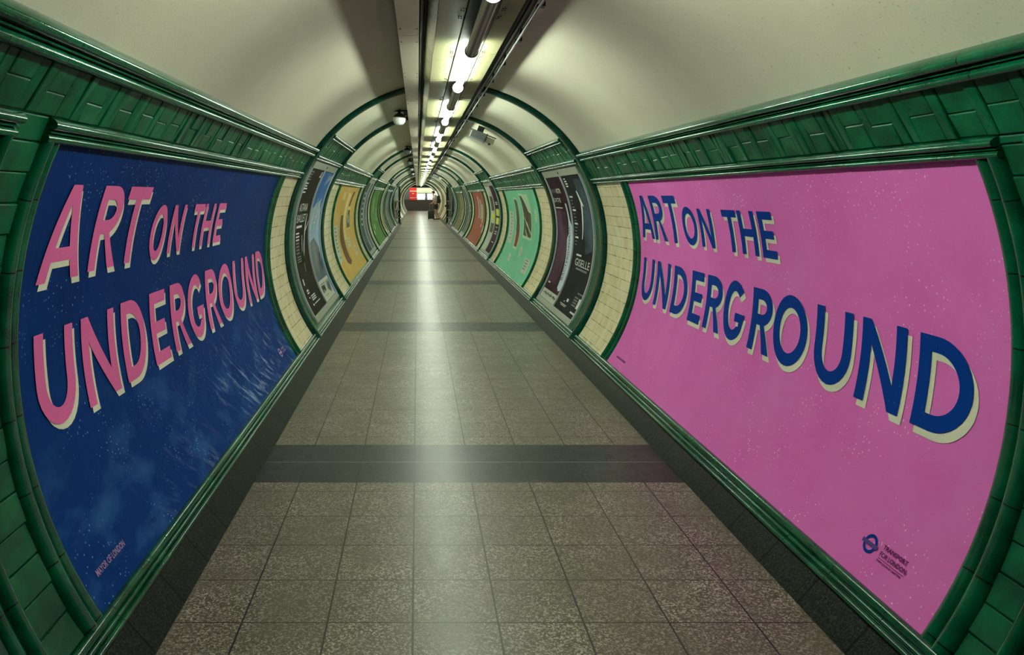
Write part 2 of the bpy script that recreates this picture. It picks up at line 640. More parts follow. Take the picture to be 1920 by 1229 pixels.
def bumps(rolls, a0, a1, base=-0.01, n=7, fl=0.016):
    """half round rolls over [a0,a1] -> [(a, inset)] open profile with ends sunk in the wall"""
    out = [(a0, base)]
    for f0, f1, h in rolls:
        for i in range(n + 1):
            t = i / n
            an = PI * t
            out.append((a0 + (a1 - a0) * (f0 + (f1 - f0) * (0.5 - 0.5 * math.cos(an))), fl + (h - fl) * math.sin(an)))
    out.append((a1, base))
    return out


def arc_profile(a0, a1, step=1.5, inset=0.0, back=-0.1):
    k = max(1, int(round((a1 - a0) / step)))
    p = [(a0 + (a1 - a0) * i / k, inset) for i in range(k + 1)]
    p += [(a1 - (a1 - a0) * i / k, back) for i in range(k + 1)]
    return p


# ------------------------------------------------------------------ angles of the wall zones, per side
Z = {
    1: dict(crown=(31.1, 34.5), top=(21.9, 24.3), low=(-38.1, -34.8), post=(-0.945, 0.592),
            up_crown=(40.1, 42.5), up_low=(30.4, 32.6), plate=(0.715, 0.80), plate_b=(-0.93, -0.865)),
    -1: dict(crown=(33.1, 36.9), top=(24.0, 26.9), low=(-37.3, -34.3), post=(-0.93, 0.648),
             up_crown=(42.2, 44.6), up_low=(32.6, 34.8), plate=(0.785, 0.868), plate_b=(-0.895, -0.825)),
}
SIDE = {1: 'right', -1: 'left'}
GATE_Y = 36.3
K_ALL = int((Y_END - 7.13) / PER) + 1

# ------------------------------------------------------------------ shell
mb = MB()
mb.box(CX - 1.75, CX + 1.75, Y_BACK, Y_END, -0.15, 0.0)
struct(mb.build('floor', M['floor']))

for s in (1, -1):
    mb = MB()
    mb.sweep_y(arc_profile(-46, Z[s]['crown'][0] + 1.0), Y_BACK, Y_END, s, closed=True)
    struct(mb.build('wall_' + SIDE[s], M['green_tile'], smooth=True))
mb = MB()
mb.sweep_y(arc_profile(Z[1]['crown'][0] + 1.0, 180 - Z[-1]['crown'][0] - 1.0, 2.0), Y_BACK, Y_END, 1, closed=True)
struct(mb.build('ceiling', M['plaster'], smooth=True))

mb = MB()
mb.box(CX - 1.8, CX + 1.8, Y_BACK - 0.1, Y_BACK, -0.1, 2.8)
struct(mb.build('wall_back', M['platform_wall']))

for s in (1, -1):
    mb = MB()
    z = Z[s]
    prof = [(FLOOR_A - 1.2, -0.01), (FLOOR_A - 0.4, 0.016), (z['low'][0] + 0.1, 0.012), (z['low'][0] + 0.3, -0.01)]
    mb.sweep_y(prof, Y_BACK, Y_END, s)
    struct(mb.build('baseboard_' + SIDE[s], M['skirting']))

trim_no = [0]


def trim(mb, mat, smooth=True):
    trim_no[0] += 1
    return struct(mb.build('trim_%d' % trim_no[0], mat, smooth=smooth, auto=50))


# bottom moulding, continuous
for s in (1, -1):
    mb = MB()
    a0, a1 = Z[s]['low']
    mb.sweep_y(bumps([(0, 0.30, 0.036), (0.32, 0.56, 0.028), (0.58, 1.0, 0.032)], a0, a1), Y_BACK, GATE_Y, s)
    trim(mb, M['green_mould_y'])

RINGS = []
k = 0
while 7.13 + k * PER < Y_END - 2:
    RINGS.append(7.13 + k * PER)
    RINGS.append(9.70 + k * PER)
    k += 1


def ring_profile(y):
    out = [(y, -0.02)]
    for i in range(9):
        t = i / 8
        out.append((y + 0.17 * (0.5 - 0.5 * math.cos(PI * t)), 0.008 + 0.040 * math.sin(PI * t)))
    for i in range(7):
        t = i / 6
        out.append((y + 0.18 + 0.08 * (0.5 - 0.5 * math.cos(PI * t)), 0.008 + 0.018 * math.sin(PI * t)))
    out.append((y + 0.26, -0.02))
    return out


for i, y in enumerate(RINGS):
    mb = MB()
    mb.sweep_a(ring_profile(y), -37.6, 180 + 37.0, 1, 2.0)
    trim(mb, M['green_ring'])


def crown_profile(a0, a1):
    return bumps([(0, 0.38, 0.040), (0.40, 0.53, 0.034), (0.55, 1.0, 0.048)], a0, a1)


def bay_limits():
    """list of (y0, y1, type) between rings"""
    out = [(Y_BACK, 7.13, 'long')]
    for i in range(0, len(RINGS), 2):
        out.append((RINGS[i] + 0.26, RINGS[i + 1], 'short'))
        y2 = RINGS[i + 2] if i + 2 < len(RINGS) else Y_END
        out.append((RINGS[i + 1] + 0.26, y2, 'long'))
    return out


BAYS = bay_limits()


def tile_row(mb, s, y0, y1, a0, a1, unit=0.31):
    """relief band of glazed tiles: pairs of stacked blocks and upright slips"""
    y = y0
    h = 0.0
    while y < y1 - 0.02:
        pat = random.choice([['W', 'n', 'n'], ['W', 'n', 'n', 'n'], ['W', 'n']])
        for ch in pat:
            w = 0.118 if ch == 'W' else 0.048
            w = min(w, y1 - y)
            if w < 0.012:
                break
            if ch == 'W':
                am = (a0 + a1) / 2 + random.uniform(-0.4, 0.4)
                parts = [(a0, am), (am, a1)]
            else:
                parts = [(a0, a1)]
            for b0, b1 in parts:
                tile_block(mb, s, y, y + w, b0, b1, 0.008 + random.uniform(0, 0.006), 0.0022)
            y += w
            if y >= y1:
                break


def tile_block(mb, s, y0, y1, a0, a1, h, g, tilt=0.003):
    ga = deg(g / R)
    c = 0.0035
    ca = deg(c / R)
    b = len(mb.v)
    hs = [h + random.uniform(-tilt, tilt) for _ in range(4)]
    cor = [(y0 + g / 2, a0 + ga / 2), (y1 - g / 2, a0 + ga / 2), (y1 - g / 2, a1 - ga / 2), (y0 + g / 2, a1 - ga / 2)]
    for yy, aa in cor:
        mb.vert(pos(s, aa, yy, 0.0), (yy, R * rad(aa)))
    top = [(cor[0][0] + c, cor[0][1] + ca), (cor[1][0] - c, cor[1][1] + ca), (cor[2][0] - c, cor[2][1] - ca), (cor[3][0] + c, cor[3][1] - ca)]
    for (yy, aa), hh in zip(cor, hs):
        mb.vert(pos(s, aa, yy, hh - 0.003), (yy, R * rad(aa)))
    for (yy, aa), hh in zip(top, hs):
        mb.vert(pos(s, aa, yy, hh), (yy, R * rad(aa)))
    for k in range(4):
        k2 = (k + 1) % 4
        mb.face((b + k, b + k2, b + 4 + k2, b + 4 + k))
        mb.face((b + 4 + k, b + 4 + k2, b + 8 + k2, b + 8 + k))
    mb.face((b + 8, b + 9, b + 10, b + 11))


LONG = (2.27, 6.05)           # first long poster (right); repeats every PER
FWN = 0.12                    # near upright
FW = 0.15                     # side frame width
for (y0, y1, kind) in BAYS:
    if y0 > GATE_Y:
        # plain tiled end of the passage
        for s in (1, -1):
            mb = MB()
            mb.sweep_y([(a, 0.004) for a in range(-41, 34, 2)] + [(a, -0.004) for a in range(33, -42, -2)], y0, y1, s, closed=True)
            trim(mb, M['cream_tile'])
        continue
    for s in (1, -1):
        z = Z[s]
        # crown moulding
        if kind == 'long':
            mb = MB()
            mb.sweep_y(crown_profile(*z['crown']), y0, y1, s)
            trim(mb, M['green_mould_y'])
            mb = MB()
            tile_row(mb, s, max(y0, 0.9), y1, z['top'][1] + 0.1, z['crown'][0])
            trim(mb, M['green_tile'], False)
        else:
            mb = MB()
            mb.sweep_y(arc_profile(z['crown'][0] - 1, z['up_crown'][0], 1.5, 0.006, -0.006), y0, y1, s, closed=True)
            trim(mb, M['green_tile'])
            mb = MB()
            mb.sweep_y(crown_profile(*z['up_crown']), y0, y1, s)
            trim(mb, M['green_mould_y'])
            mb = MB()
            tile_row(mb, s, y0, y1, z['up_low'][1], z['up_crown'][0])
            trim(mb, M['green_tile'], False)
            mb = MB()
            mb.sweep_y(bumps([(0, 0.46, 0.036), (0.48, 1.0, 0.042)], *z['up_low']), y0, y1, s)
            trim(mb, M['green_mould_y'])
        if kind == 'long':
            # cream tile panels beside the poster
            base = y0 - (9.93 - PER) if y0 > 0 else 0.0
            kk = int(round((y1 - 7.13) / PER))
            p0, p1 = LONG[0] + kk * PER, LONG[1] + kk * PER
            if s == -1:
                p0, p1 = p0 + 0.09, p1 + 0.11
            zones = [(p1 + FW, y1)]
            if kk > 0:
                zones.append((y0, p0 - FWN))
            for c0, c1 in zones:
                mb = MB()
                n = 40
                lo, hi = z['low'][1], z['top'][0]
                pr = [(lo + (hi - lo) * i / n, 0.004) for i in range(n + 1)] + [(hi - (hi - lo) * i / n, -0.004) for i in range(n + 1)]
                mb.sweep_y(pr, c0, c1, s, closed=True)
                trim(mb, M['cream_tile'])
                mb = MB()
                mb.sweep_y(bumps([(0, 0.38, 0.032), (0.40, 0.54, 0.028), (0.56, 1.0, 0.039)], *z['top']), c0, c1, s)
                trim(mb, M['green_mould_y'])

# green tiled pilaster between the nearest posters and the ones behind the camera
for s in (1, -1):
    p0 = LONG[0] + (0.09 if s == -1 else 0) - FWN
    q0 = 2.035 if s == 1 else 2.065
    mb = MB()
    z = Z[s]
    t = R * rad(z['low'][1])
    top = R * rad(z['top'][1])
    row = 0
    while t < top - 0.01:
        hh = min(0.098, top - t)
        cuts = [q0, p0]
        for c0, c1 in zip(cuts, cuts[1:]):
            tile_block(mb, s, c0, c1, arc2deg(t), arc2deg(t + hh), 0.010 + random.uniform(0, 0.006), 0.004)
        t += hh
        row += 1
    trim(mb, M['green_tile'], False)


# ------------------------------------------------------------------ posters and frames
def sheet(mb, s, y0, y1, t0, t1, ins=0.006, thick=0.006):
    a0, a1 = arc2deg(t0), arc2deg(t1)
    n = max(1, int(round((a1 - a0) / 1.2)))
    pr = [(a0 + (a1 - a0) * i / n, ins) for i in range(n + 1)] + [(a1 - (a1 - a0) * i / n, ins - thick) for i in range(n + 1)]
    mb.sweep_y(pr, y0, y1, s, closed=True)


def frame_prof(y0, y1, outer_first):
    """side moulding: big outer roll and thin inner roll, as [(y, inset)] loop"""
    w = y1 - y0
    out = [(0.0, -0.01)]
    for i in range(9):
        t = i / 8
        out.append((w * 0.50 * (0.5 - 0.5 * math.cos(PI * t)), 0.008 + 0.028 * math.sin(PI * t)))
    for i in range(7):
        t = i / 6
        out.append((w * 0.54 + w * 0.46 * (0.5 - 0.5 * math.cos(PI * t)), 0.006 + 0.018 * math.sin(PI * t)))
    out.append((w, -0.01))
    if outer_first:
        return [(y0 + u, h) for u, h in out]
    return [(y1 - u, h) for u, h in out]


def make_frame(root, s, y0, y1):
    """green glazed moulding round a long poster; y0,y1 the poster's ends"""
    z = Z[s]
    far_only = False
    mb = MB()
    mb.sweep_y(bumps([(0, 0.38, 0.034), (0.40, 0.54, 0.030), (0.56, 1.0, 0.041)], *z['top']), y0 - FWN, y1 + FW, s)
    mb.build('top_moulding', M['green_mould_y'], root, True, 50)
    for a, b, first in ((y0 - FWN, y0, True), (y1, y1 + FW, False)):
        if far_only and first:
            continue
        mb = MB()
        mb.sweep_a(frame_prof(a, b, first), z['low'][1] - 0.3, z['top'][0] + 0.3, s)
        mb.build('side_moulding', M['green_mould_a'], root, True, 50)
    return root


def poly_decal(s, loops_list, mat, name, parent, ins, cut=0.04, label=None):
    """loops_list: list of shapes; each shape is a list of loops [(y, t)], first outer then holes"""
    bm = bmesh.new()
    for loops in loops_list:
        vecs = [[Vector((p[0], p[1], 0)) for p in lp] for lp in loops]
        flat = [v for lp in vecs for v in lp]
        tris = tessellate_polygon(vecs)
        bv = [bm.verts.new(v) for v in flat]
        for t in tris:
            try:
                bm.faces.new([bv[i] for i in t])
            except ValueError:
                pass
    return finish_decal(bm, s, mat, name, parent, ins, cut, label)


def finish_decal(bm, s, mat, name, parent, ins, cut=0.04, label=None):
    ys = [v.co.y for v in bm.verts]
    lo, hi = min(ys), max(ys)
    t = math.ceil(lo / cut) * cut
    while t < hi and cut > 0:
        g = bm.verts[:] + bm.edges[:] + bm.faces[:]
        bmesh.ops.bisect_plane(bm, geom=g, plane_co=(0, t, 0), plane_no=(0, 1, 0), dist=1e-6)
        t += cut
    uvl = bm.loops.layers.uv.new('UVMap')
    for f in bm.faces:
        for l in f.loops:
            l[uvl].uv = (l.vert.co.x, l.vert.co.y)
    for v in bm.verts:
        v.co = Vector(pos(s, arc2deg(v.co.y), v.co.x, ins))
    bmesh.ops.recalc_face_normals(bm, faces=bm.faces)
    for f in bm.faces:
        c = f.calc_center_median()
        inward = Vector((CX - c.x, 0, CZ - c.z))
        if f.normal.dot(inward) < 0:
            f.normal_flip()
    me = bpy.data.meshes.new(name)
    bm.to_mesh(me)
    bm.free()
    me.materials.append(mat)
    o = bpy.data.objects.new(name, me)
    COL.objects.link(o)
    o.parent = parent
    o.matrix_parent_inverse = parent_matrix(parent).inverted()
    if label:
        o['label'] = label
    return o


def rect(y0, y1, t0, t1):
    return [[(y0, t0), (y1, t0), (y1, t1), (y0, t1)]]


# --- bold humanist capitals drawn as outlines in a w x h box -------------------
def ell(cx, cy, rx, ry, a0, a1, n=14):
    return [(cx + rx * math.cos(rad(a0 + (a1 - a0) * i / n)), cy + ry * math.sin(rad(a0 + (a1 - a0) * i / n))) for i in range(n + 1)]


def glyph(ch, w, h, s):
    hs = s * 0.92
    if ch == 'T':
        m = w / 2
        return [[(0, h), (0, h - hs), (m - s / 2, h - hs), (m - s / 2, 0), (m + s / 2, 0), (m + s / 2, h - hs), (w, h - hs), (w, h)]]
    if ch == 'H':
        b = h * 0.5 - hs / 2
        return [[(0, 0), (s, 0), (s, b), (w - s, b), (w - s, 0), (w, 0), (w, h), (w - s, h), (w - s, b + hs), (s, b + hs), (s, h), (0, h)]]
    if ch == 'E':
        b = h * 0.5 - hs / 2
        return [[(0, 0), (w, 0), (w, hs), (s, hs), (s, b), (w * 0.92, b), (w * 0.92, b + hs), (s, b + hs), (s, h - hs), (w, h - hs), (w, h), (0, h)]]
    if ch == 'N':
        d = h * 0.30
        return [[(0, 0), (s, 0), (s, h - d), (w - s, 0), (w, 0), (w, h), (w - s, h), (w - s, d), (s * 0.95, h), (0, h)]]
    if ch == 'A':
        m = w / 2
        q = s * 0.56
        s2 = s * 1.02
        c0, c1 = h * 0.20, h * 0.20 + hs * 0.85

        def xi(y):      # inner left edge of the leg
            return s2 + (m - s2) * (y / (h * 0.80)) if y < h * 0.8 else m
        return [[(0, 0), (s2, 0), (xi(c0), c0), (w - xi(c0), c0), (w - s2, 0), (w, 0), (m + q, h), (m - q, h)],
                [(xi(c1), c1), (w - xi(c1), c1), (m, h * 0.80)]]
    if ch == 'U':
        ry = min(h * 0.45, w * 0.62)
        o = [(0, h)] + ell(w / 2, ry, w / 2, ry, 180, 360) + [(w, h), (w - s, h)] + ell(w / 2, ry, w / 2 - s, ry - hs, 360, 180) + [(s, h)]
        return [o]
    if ch == 'O':
        return [ell(w / 2, h / 2, w / 2, h / 2 + 0.004, 0, 360, 36)[:-1], ell(w / 2, h / 2, w / 2 - s, h / 2 - hs, 0, 360, 36)[:-1]]
    if ch == 'D':
        k = w * 0.35
        return [[(0, 0)] + ell(k, h / 2, w - k, h / 2, -90, 90, 20) + [(0, h)],
                [(s, hs)] + ell(k, h / 2, w - k - s, h / 2 - hs, -90, 90, 20) + [(s, h - hs)]]
    if ch == 'R':
        mid = h * 0.42
        ry = (h - mid) / 2
        k = w * 0.45
        bw = w * 0.93
        out = [(0, 0), (s, 0), (s, mid), (k * 0.95, mid), (w - s * 1.1, 0), (w + s * 0.05, 0), (k + s * 0.62, mid + ry * 0.02)]
        out += ell(k, mid + ry, bw - k, ry, -68, 90, 16) + [(0, h)]
        return [out, [(s, mid + hs)] + ell(k, mid + ry, bw - k - s, ry - hs, -90, 90, 14) + [(s, h - hs)]]
    if ch == 'G':
        a = 42
        o = ell(w / 2, h / 2, w / 2, h / 2 + 0.003, a, 322, 30)
        bx = o[-1][0]
        bar = h * 0.47
        o += [(w * 0.98, bar), (w * 0.55, bar), (w * 0.55, bar - hs * 0.85), (w * 0.98 - s, bar - hs * 0.85), (w * 0.98 - s, h * 0.205)]
        inner = ell(w / 2, h / 2, w / 2 - s, h / 2 - hs, 312, a + 4, 28)
        o[-1] = (w * 0.98 - s, inner[0][1])
        return [o[:31] + o[31:] + inner[0:]]
    return []


def words(s, spec, stroke, dx=0.0, dy=0.0):
    """spec: [(char, left_y, right_y, bottom_t, top_t)] left/right in reading order"""
    shapes = []
    for ch, yl, yr, t0, t1 in spec:
        sg = 1 if yr > yl else -1
        w = abs(yr - yl)
        g = glyph(ch, w, t1 - t0, min(stroke, w * 0.34))
        shapes.append([[(yl + sg * (x + dx), t0 + y + dy) for x, y in lp] for lp in g])
    return shapes


def font_text(s, text, yl, t0, height, width, mat, name, parent, ins, vertical=False, cut=0.04, label=None, bold=0.0):
    """text printed in the stock sans face, fitted into width x height, along the reading direction of that wall"""
    cu = bpy.data.curves.new('t', 'FONT')
    cu.body = text
    cu.size = 1.0
    cu.resolution_u = 2
    cu.offset = bold
    cu.fill_mode = 'FRONT'
    ob = bpy.data.objects.new('t', cu)
    COL.objects.link(ob)
    dg = bpy.context.evaluated_depsgraph_get()
    me = bpy.data.meshes.new_from_object(ob.evaluated_get(dg))
    bm = bmesh.new()
    bm.from_mesh(me)
    bpy.data.objects.remove(ob)
    bpy.data.curves.remove(cu)
    bpy.data.meshes.remove(me)
    xs = [v.co.x for v in bm.verts]
    ys = [v.co.y for v in bm.verts]
    x0, x1, y0, y1 = min(xs), max(xs), min(ys), max(ys)
    sg = -1 if s == 1 else 1
    for v in bm.verts:
        u = (v.co.x - x0) / (x1 - x0)
        w = (v.co.y - y0) / (y1 - y0)
        if vertical:        # reads upwards: text x along the arc
            v.co = Vector((yl + sg * (height * (1 - w)), t0 + u * width, 0))
        else:
            v.co = Vector((yl + sg * u * width, t0 + w * height, 0))
    for l in list(bm.loops.layers.uv.values()):
        bm.loops.layers.uv.remove(l)
    return finish_decal(bm, s, mat, name, parent, ins, cut, label)


def poster(name, s, y0, y1, t0, t1, mat, label, group=None, cat='poster'):
    mb = MB()
    sheet(mb, s, y0, y1, t0, t1)
    c = pos(s, deg((t0 + t1) / 2 / R), (y0 + y1) / 2)
    o = mb.build(name, mat, loc=c, smooth=True, recalc=True)
    return tag(o, label, cat, group)


def dec(o, shapes, mat, name, lvl=1, label=None):
    s = 1 if o.location.x > CX else -1
    if len(shapes) > 1 and 'lettering' not in name:
        for sh_ in shapes:
            poly_decal(s, [sh_], mat, name, o, 0.006 + 0.0022 * lvl, label=label)
        return None
    return poly_decal(s, shapes, mat, name, o, 0.006 + 0.0022 * lvl, label=label)


# pink poster ------------------------------------------------------------------
pt0, pt1 = Z[1]['post']
pink = poster('poster', 1, 2.27, 6.05, pt0, pt1, M['pink_paper'], 'large pink poster with blue ART ON THE UNDERGROUND lettering on the right wall')
L1 = [('A', 5.97, 5.66, .13, .47), ('R', 5.64, 5.37, .13, .47), ('T', 5.33, 5.07, .13, .47),
      ('O', 5.02, 4.77, .138, .39), ('N', 4.715, 4.51, .14, .385),
      ('T', 4.34, 4.15, .14, .385), ('H', 4.13, 3.93, .14, .385), ('E', 3.885, 3.73, .14, .385)]
L2 = [('U', 5.95, 5.68, -.36, -.03), ('N', 5.61, 5.32, -.36, -.03), ('D', 5.24, 4.97, -.36, -.03), ('E', 4.90, 4.70, -.36, -.03),
      ('R', 4.64, 4.39, -.36, -.03), ('G', 4.37, 4.09, -.36, -.025), ('R', 4.01, 3.77, -.36, -.03), ('O', 3.76, 3.44, -.36, -.025),
      ('U', 3.37, 3.09, -.36, -.03), ('N', 3.025, 2.75, -.36, -.03), ('D', 2.68, 2.41, -.36, -.03)]
ST1, ST2 = 0.062, 0.046
big = L1[:3] + L2
small = L1[3:]
dec(pink, words(1, big, ST1, 0.024, -0.026) + words(1, small, ST2, 0.020, -0.022), M['ink_cream'], 'lettering_shadow', 1, 'cream drop shadow of the lettering')
dec(pink, words(1, big, ST1) + words(1, small, ST2), M['ink_blue'], 'lettering', 2, 'dark blue lettering ART ON THE UNDERGROUND')
rc = (2.64, -0.812)
dec(pink, [[ell(rc[0], rc[1], 0.033, 0.035, 0, 360, 36)[:-1], ell(rc[0], rc[1], 0.0225, 0.0235, 0, 360, 36)[:-1]]], M['ink_blue'], 'ring_emblem', 1, 'dark blue ring emblem')
dec(pink, [rect(rc[0] - 0.041, rc[0] + 0.041, rc[1] - 0.0075, rc[1] + 0.0075)], M['ink_violet'], 'emblem_bar', 2, 'violet bar across the ring emblem')
font_text(1, 'TRANSPORT', 2.578, -0.800, 0.017, 0.125, M['ink_purple'], 'small_lettering', pink, 0.009, bold=0.02)
font_text(1, 'FOR LONDON', 2.578, -0.826, 0.017, 0.135, M['ink_purple'], 'small_lettering', pink, 0.009, bold=0.02)
dec(pink, [rect(2.445, 2.578, -0.8345, -0.8325)], M['ink_purple'], 'rule_line', 1)
font_text(1, 'EVERY JOURNEY MATTERS', 2.578, -0.849, 0.010, 0.128, M['ink_purple'], 'small_lettering', pink, 0.009, bold=0.02)
font_text(1, 'MAYOR OF LONDON', 5.90, -0.868, 0.018, 0.235, M['ink_purple'], 'small_lettering', pink, 0.009, bold=0.02)

# blue poster ------------------------------------------------------------------
bt0, bt1 = Z[-1]['post']
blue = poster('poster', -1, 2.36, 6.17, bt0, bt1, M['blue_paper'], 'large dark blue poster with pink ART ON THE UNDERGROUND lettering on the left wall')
B1 = [('A', 2.455, 2.765, .165, .51), ('R', 2.84, 3.085, .17, .51), ('T', 3.095, 3.35, .17, .51),
      ('O', 3.465, 3.67, .155, .42), ('N', 3.735, 3.935, .17, .42), ('T', 4.08, 4.27, .17, .42), ('H', 4.29, 4.50, .17, .42), ('E', 4.57, 4.74, .17, .42)]
B2 = [('U', 2.46, 2.735, -.335, -.005), ('N', 2.805, 3.105, -.345, -.005), ('D', 3.18, 3.445, -.345, 0.0), ('E', 3.52, 3.73, -.35, -.005),
      ('R', 3.81, 4.055, -.345, 0.0), ('G', 4.09, 4.385, -.345, 0.01), ('R', 4.44, 4.70, -.345, 0.01), ('O', 4.72, 5.05, -.34, 0.01),
      ('U', 5.10, 5.41, -.335, 0.01), ('N', 5.47, 5.76, -.34, 0.01), ('D', 5.82, 6.09, -.335, 0.02)]
bigb = B1[:3] + B2
smallb = B1[3:]
dec(blue, words(-1, bigb, ST1, 0.020, -0.024) + words(-1, smallb, ST2, 0.018, -0.020), M['ink_cream'], 'lettering_shadow', 1, 'cream drop shadow of the lettering')
dec(blue, words(-1, bigb, ST1) + words(-1, smallb, ST2), M['ink_pink'], 'lettering', 2, 'pink lettering ART ON THE UNDERGROUND')
font_text(-1, 'MAYOR OF LONDON', 2.45, -0.838, 0.024, 0.225, M['ink_lilac'], 'small_lettering', blue, 0.009, bold=0.02)
rc = (5.80, -0.80)
dec(blue, [[ell(rc[0], rc[1], 0.036, 0.036, 0, 360, 30)[:-1], ell(rc[0], rc[1], 0.025, 0.025, 0, 360, 30)[:-1]]], M['ink_lilac'], 'ring_emblem', 1, 'lilac ring emblem')
dec(blue, [rect(rc[0] - 0.045, rc[0] + 0.045, rc[1] - 0.008, rc[1] + 0.008)], M['ink_lilac'], 'emblem_bar', 2)
font_text(-1, 'TRANSPORT', 5.86, -0.795, 0.018, 0.125, M['ink_lilac'], 'small_lettering', blue, 0.009)
font_text(-1, 'FOR LONDON', 5.86, -0.822, 0.018, 0.135, M['ink_lilac'], 'small_lettering', blue, 0.009)

make_frame(pink, 1, 2.27, 6.05)
make_frame(blue, -1, 2.36, 6.17)

# frames of the next posters, beside the camera: only their far uprights show
for s in (1, -1):
    z = Z[s]
    e = 1.935 + (0.03 if s == -1 else 0)
    root = poster('poster', s, -2.0, e, z['post'][0], z['post'][1], M['teal_paper'] if s == -1 else M['green_paper'],
                  'dark poster in a green glazed frame, cut off at the %s border of the photo' % SIDE[s])
    mb = MB()
    mb.sweep_y(bumps([(0, 0.38, 0.034), (0.40, 0.54, 0.030), (0.56, 1.0, 0.041)], *z['top']), -2.0, e + 0.10, s)
    mb.build('top_moulding', M['green_mould_y'], root, True, 50)
    mb = MB()
    mb.sweep_a(frame_prof(e, e + 0.10, False), z['low'][1] - 0.3, z['top'][0] + 0.3, s)
    mb.build('side_moulding', M['green_mould_a'], root, True, 50)

# turquoise poster, right, second bay -------------------------------------------
tq = poster('poster', 1, 2.27 + PER, 6.05 + PER, pt0, pt1, M['turquoise_paper'], 'turquoise poster with cut-out pictures on the right wall')
dec(tq, [[[(14.64, .165), (14.06, .155), (14.03, 0), (13.97, -.44), (14.52, -.45), (14.64, -.11)]]], M['pale_paper'], 'label_strip', 1, 'pale strip of words')
for i, t in enumerate((0.10, 0.035, -0.03, -0.09, -0.155, -0.22, -0.285, -0.36)):
    dec(tq, [rect(14.18, 14.42 - 0.04 * (i % 3), t, t + 0.026)], M['ink_grey'], 'text_line', 2)
dec(tq, [[[(13.68, .44), (13.25, .42), (13.20, .1), (13.10, -.2), (13.13, -.5), (13.58, -.5), (13.66, -.2)]]], M['pale_green_print'], 'picture_border', 1)
dec(tq, [[[(13.62, .40), (13.30, .385), (13.24, .1), (13.16, -.18), (13.6, -.18)]]], M['dark_picture'], 'picture_print', 2, 'dark narrow picture')
dec(tq, [[[(13.58, -.18), (13.16, -.18), (13.17, -.46), (13.50, -.46)]]], M['red_print'], 'picture_print', 2, 'dark red picture')
dec(tq, [[[(12.86, .51), (11.88, .485), (11.78, .24), (11.78, -.26), (12.76, -.26), (12.74, .14)]]], M['pale_green_print'], 'picture_border', 1)
dec(tq, [[[(12.78, .47), (12.55, .46), (12.1, .20), (11.84, .17), (11.85, -.22), (12.68, -.21), (12.66, .16)]]], M['dark_picture'], 'picture_print', 2, 'dark slanted picture')
for i, (a, b) in enumerate(((12.62, .10), (12.35, .02), (12.5, -.10))):
    dec(tq, [[[(a, b), (a - .06, b), (a - .28, b - .09), (a - .52, b - .16), (a - .50, b - .19), (a - .24, b - .12)]]], M['pale_green_print'], 'picture_highlight', 3)
dec(tq, [[ell(11.38, 0.15, 0.11, 0.11, 0, 360, 24)[:-1]]], M['pale_green_print'], 'label_patch', 1)
dec(tq, [[ell(12.56, -0.49, 0.15, 0.095, 0, 360, 24)[:-1]]], M['pale_paper'], 'label_patch', 1)
dec(tq, [[[(13.72, -.61), (13.42, -.615), (13.36, -.75), (13.64, -.745)]]], M['pale_paper'], 'label_patch', 1)
dec(tq, [[[(11.86, -.54), (11.38, -.54), (11.30, -.77), (11.80, -.78)]]], M['pale_paper'], 'label_patch', 1)
for i, t in enumerate((-0.585, -0.63, -0.675, -0.72)):
    dec(tq, [rect(11.47, 11.76, t, t + 0.022)], M['ink_grey'], 'text_line', 2)
for a, t in ((11.38, .14), (11.38, .17), (12.55, -.48), (12.55, -.51), (13.52, -.69)):
    dec(tq, [rect(a - .05, a + .05, t, t + 0.012)], M['ink_grey'], 'text_line', 2)
make_frame(tq, 1, 2.27 + PER, 6.05 + PER)

# ochre poster, left, second bay -------------------------------------------------
yl = poster('poster', -1, 2.36 + PER, 6.15 + PER, bt0 + 0.02, bt1 + 0.01, M['yellow_paper'], 'ochre yellow poster with cut-out pictures on the left wall')
dec(yl, [[[(12.02, .53), (12.40, .53), (12.50, .39), (12.09, .40)]]], M['yellow_light'], 'label_patch', 1)
dec(yl, [[[(12.95, .52), (13.5, .5), (13.1, .1), (13.0, -.3), (12.75, -.3), (12.75, .1)]]], M['yellow_light'], 'pale_streak', 1)
dec(yl, [[[(13.80, .545), (14.15, .545), (13.74, .27), (13.48, .27)]]], M['brown_print'], 'picture_print', 1, 'slanted brown strip')
dec(yl, [[[(13.45, .26), (13.97, .25), (13.96, -.145), (13.25, -.145), (13.25, .02)]]], M['yellow_light'], 'picture_border', 1)
dec(yl, [[[(13.50, .20), (13.85, .20), (13.88, -.12), (13.32, -.125), (13.32, .02)]]], M['dark_picture'], 'picture_print', 2, 'dark upright picture')
dec(yl, [[[(13.45, .10), (13.6, .12), (13.66, -.02), (13.5, -.05)]]], M['pale_paper'], 'picture_highlight', 3)
dec(yl, [[[(12.36, .13), (12.72, .13), (12.64, -.21), (12.70, -.60), (12.80, -.67), (12.45, -.72), (12.15, -.66), (12.02, -.28)]]], M['brown_print'], 'picture_print', 1, 'brown leaning figure')
dec(yl, [[[(11.29, -.005), (11.87, -.01), (11.76, -.30), (11.67, -.58), (11.19, -.58), (11.22, -.3)]]], M['pale_paper'], 'label_strip', 1, 'pale strip of words')
for i, t in enumerate((-0.06, -0.12, -0.18, -0.24, -0.30, -0.36, -0.42, -0.52)):
    dec(yl, [rect(11.36, 11.60 + 0.03 * (i % 3) - 0.02 * i / 8, t, t + 0.026)], M['ink_grey'], 'text_line', 2)
dec(yl, [[[(13.10, -.29), (13.55, -.29), (13.45, -.46), (13.06, -.46)]]], M['pale_paper'], 'label_patch', 1)
dec(yl, [[[(13.96, -.48), (14.30, -.48), (14.20, -.67), (13.80, -.67)]]], M['pale_paper'], 'label_patch', 1)
